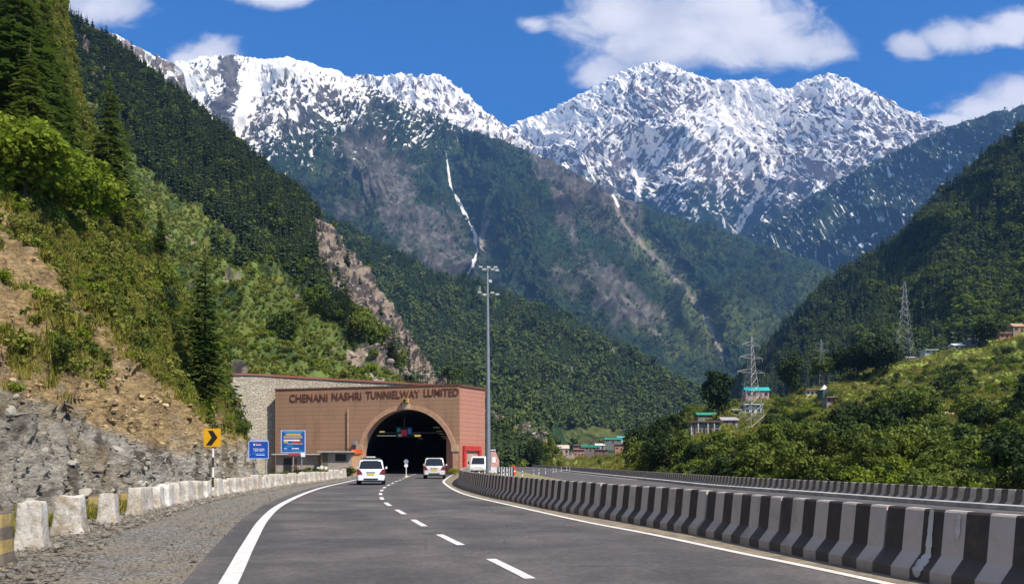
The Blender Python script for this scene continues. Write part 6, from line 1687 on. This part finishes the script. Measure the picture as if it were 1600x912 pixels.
for i in range(16):   # roadside trees beyond the far barrier
    px = 790+i*12+random.uniform(-4, 4); Y = random.uniform(215, 330) if px < 860 else random.uniform(170, 330); g = P(px, 733, Y); hpx = random.uniform(22, 44) if px < 862 else random.uniform(8, 16)
    plant(random.choice(['broad', 'broad', 'broad_dark', 'conifer_mid']), (g[0], g[1], -.5), hpx/F_PX*Y*1.15, D, 'green tree in the roadside row beyond the far barrier, below the village', 'tree', 'trees beyond the far barrier', wide=.7)

def T8py(q): return project(np.array(q)[None])[1][0]
def clear_of_houses(p, h):
    px, py = project(p); tp = h/p[:, 1]*F_PX; ok = np.ones(len(p), bool)
    for hx, hy, hw, hY in HOUSES+[(1174, 668, 22, 235), (1414, 566, 16, 260)]:
        ok &= ~((np.abs(px-hx) < hw*.5+tp*.45) & (p[:, 1] < hY+4) & (py-tp < hy-1) & (py > hy-12))
    return ok
# shrubs of the right hill: the largest one by one, the rest as undergrowth
p, px, py = sample('L8', 6500, 1.3, near=1.4); h = rng.uniform(1.6, 4.4, len(p))*rng.uniform(.75, 1.1, len(p)); ok, _, _ = visible(p, 2.0, tol=1.12); ok &= clear_of_houses(p, h); p, h = p[ok], h[ok]
dbg = project(p); print('L8 pts', len(p), 'dome', int(((dbg[0] > 1270) & (dbg[0] < 1400) & (dbg[1] > 722)).sum()))
size = h/p[:, 1]; o_ = np.argsort(-size*(1+0*size)); pick = rng.permutation(o_[:900])[:0]
near = [i for i in o_[:1500]]
rng.shuffle(near)
chosen = []; taken = np.zeros(len(p), bool)
for i in near:
    if len(chosen) >= 210: break
    d = np.hypot(p[chosen, 0]-p[i, 0], p[chosen, 1]-p[i, 1]) if chosen else np.array([99.])
    if d.min() > h[i]*.62: chosen.append(i); taken[i] = True
for i in chosen:
    kd = rng.choice(['shrub', 'shrub', 'shrub', 'shrub_dark', 'shrub_bright'])
    if T8py(p[i]) > 615 and rng.uniform() < .42:
        plant(rng.choice(['broad', 'broad_dark', 'broad']), tuple(p[i]-np.array((0, 0, .06*h[i]))), float(h[i]*1.45), D, 'full leafy tree standing among the shrubs low on the right hill', 'tree', 'leafy trees low on the right hill', wide=float(rng.uniform(.8, 1.1)))
        continue
    plant(kd, tuple(p[i]-np.array((0, 0, .06*h[i]))), float(h[i]), 'hillside_shrub', 'dense green shrub on the right hill behind the far striped barrier', 'shrub', 'shrubs covering the right hill', wide=float(rng.uniform(.85, 1.25)))
r_ = ~taken; pr, hr = p[r_], h[r_]
scatter('undergrowth', pr, hr*.72, rng.integers(0, 4, len(pr)), [mesh_of('bush_dense', leafy_arrays(860+i, 18, 34, .5, .36, .34, .045, .18), m) for i, m in enumerate((leafm, leafm, leafd, leafb))])
p, _, _ = sample('L8', 34000, 0.0, near=1.3); ok, _, _ = visible(p, 1.0, tol=1.1); p = p[ok]
scatter('meadow_grass', p, rng.uniform(.8, 1.8, len(p)), rng.integers(0, 3, len(p)), tufts, rx=.3)

# scrub on the mid left mountainside
def scrubmask(x, y): return (y > 150)*1.0
tt = T['L1']['tree'].copy(); T['L1']['tree'] = np.clip(1.05-tt, 0, 1)*(1-T['L1']['rock'])
p, px, py = sample('L1', 60000, 1.0, near=.5); ok, _, _ = visible(p, 3.0); p = p[ok]
T['L1']['tree'] = tt
scatter('hillside_scrub', p, np.clip(rng.lognormal(.0, .4, len(p)), .5, 3.0), rng.integers(0, 5, len(p)), scrub_bush)
tt = T['L7']['tree'].copy(); T['L7']['tree'] = np.clip(1.05-tt, 0, 1)
p, px, py = sample('L7', 9000, 1.0); ok, _, _ = visible(p, 3.0); p = p[ok]; T['L7']['tree'] = tt
scatter('slope_scrub', p, rng.uniform(2.5, 6.5, len(p)), rng.integers(0, 4, len(p)), small_bush)

tt = T['L1']; w_ = tt['rock']*(tt['px'] > 480); cw_ = np.cumsum((w_/tt['V'][..., 1]).ravel()); k_ = np.minimum(np.searchsorted(cw_, rng.uniform(0, cw_[-1], 6000)), cw_.size-1)
i_, j_ = np.unravel_index(k_, w_.shape); p = tt['V'][i_, j_]; sz = np.clip(rng.lognormal(.1, .5, len(p)), .4, 2.6); ok, _, _ = visible(p, 3.0)
scatter('crag_rocks', (p-tt['N'][i_, j_]*(sz*.25)[:, None])[ok], sz[ok], rng.integers(0, 4, int(ok.sum())), stone_set(clod_mat('crag_rock', (.09, .075, .065), (.36, .31, .26)), 660), rx=.9)
# the nearest trees of the two mountainside forests, one by one
for (pp, hh_, lf), lab, grp in ((c1, 'tree of the forest on the left mountainside below the snow peaks', 'forest trees on the left mountainside'), (c7, 'tree of the dark forest on the right mountainside', 'forest trees on the right mountainside')):
    for i in range(len(pp)):
        kd = 'broad' if lf[i] else 'conifer_mid'
        plant(kd, tuple(pp[i]), float(hh_[i]), D if lf[i] else C, ('leafy ' if lf[i] else 'conifer ')+lab, 'tree', grp+(', leafy' if lf[i] else ''), wide=1.0 if not lf[i] else .9)

# planting: bushes behind the left blocks, yellow plants on the island, weeds
yell = leaf_mat('leaves_yellow', (.22, .20, .03), (.50, .42, .06), .3)
KITS['flower'] = [(mesh_of('foliage', leafy_arrays(900+i, 12, 30, .5, .34, .34, .05, .18), yell), KITS['shrub'][0][1]) for i in range(2)]
KITS['shrub_yellow'] = KITS['flower']
for i in range(22):
    px = random.uniform(392, 545); Y = np.interp(px, [390, 440, 500, 545], [46, 54, 66, 76])+random.uniform(.5, 5); g = P(px, 740, Y)
    plant(random.choice(['shrub', 'shrub_dark', 'shrub', 'shrub_yellow']), (g[0], Y, -.05), random.uniform(.7, 1.25), 'roadside_bush', 'low bush behind the weathered blocks in front of the booths', 'shrub', 'bushes behind the close row of blocks', wide=1.3)
for i in range(16):
    px = random.uniform(742, 790); Y = random.uniform(62, 76); g = P(px, 740, Y)
    plant('shrub_yellow', (g[0], Y, -.08), random.uniform(.45, .85), 'yellow_bush', 'yellow flowering bush on the island around the mast', 'shrub', 'yellow bushes around the mast', wide=1.5)
plant('shrub_bright', (P(711, 735, 80)[0]-.0, 80, 0), 1.15, 'roadside_bush', 'single yellow green bush at the right foot of the arch', 'shrub', wide=1.0)
for (px, py, h) in ((355, 765, .9), (345, 766, .7), (10, 905, .35), (362, 763, .8), (300, 770, .5)):
    g = G(px, py); plant('shrub_bright' if h < .6 else 'shrub', (g[0]-.9, g[1]+.8, -.03), h, 'roadside_weed', 'low green weed between the rock slope and the blocks', 'shrub', 'weeds behind the blocks', wide=1.5)
n = 2600; s = rng.uniform(0, blk_path.L, n); off = -rng.gamma(1.3, .55, n)-.3; q = blk_path.off(s, off)
wsel = fbm(q[:, 0]/2.0, q[:, 1]/2.0, 3, 190) > .05; q = q[wsel]
scatter('weeds', np.c_[q, np.zeros(len(q))], rng.uniform(.25, .7, len(q)), rng.integers(0, 3, len(q)), tufts, rx=.3)
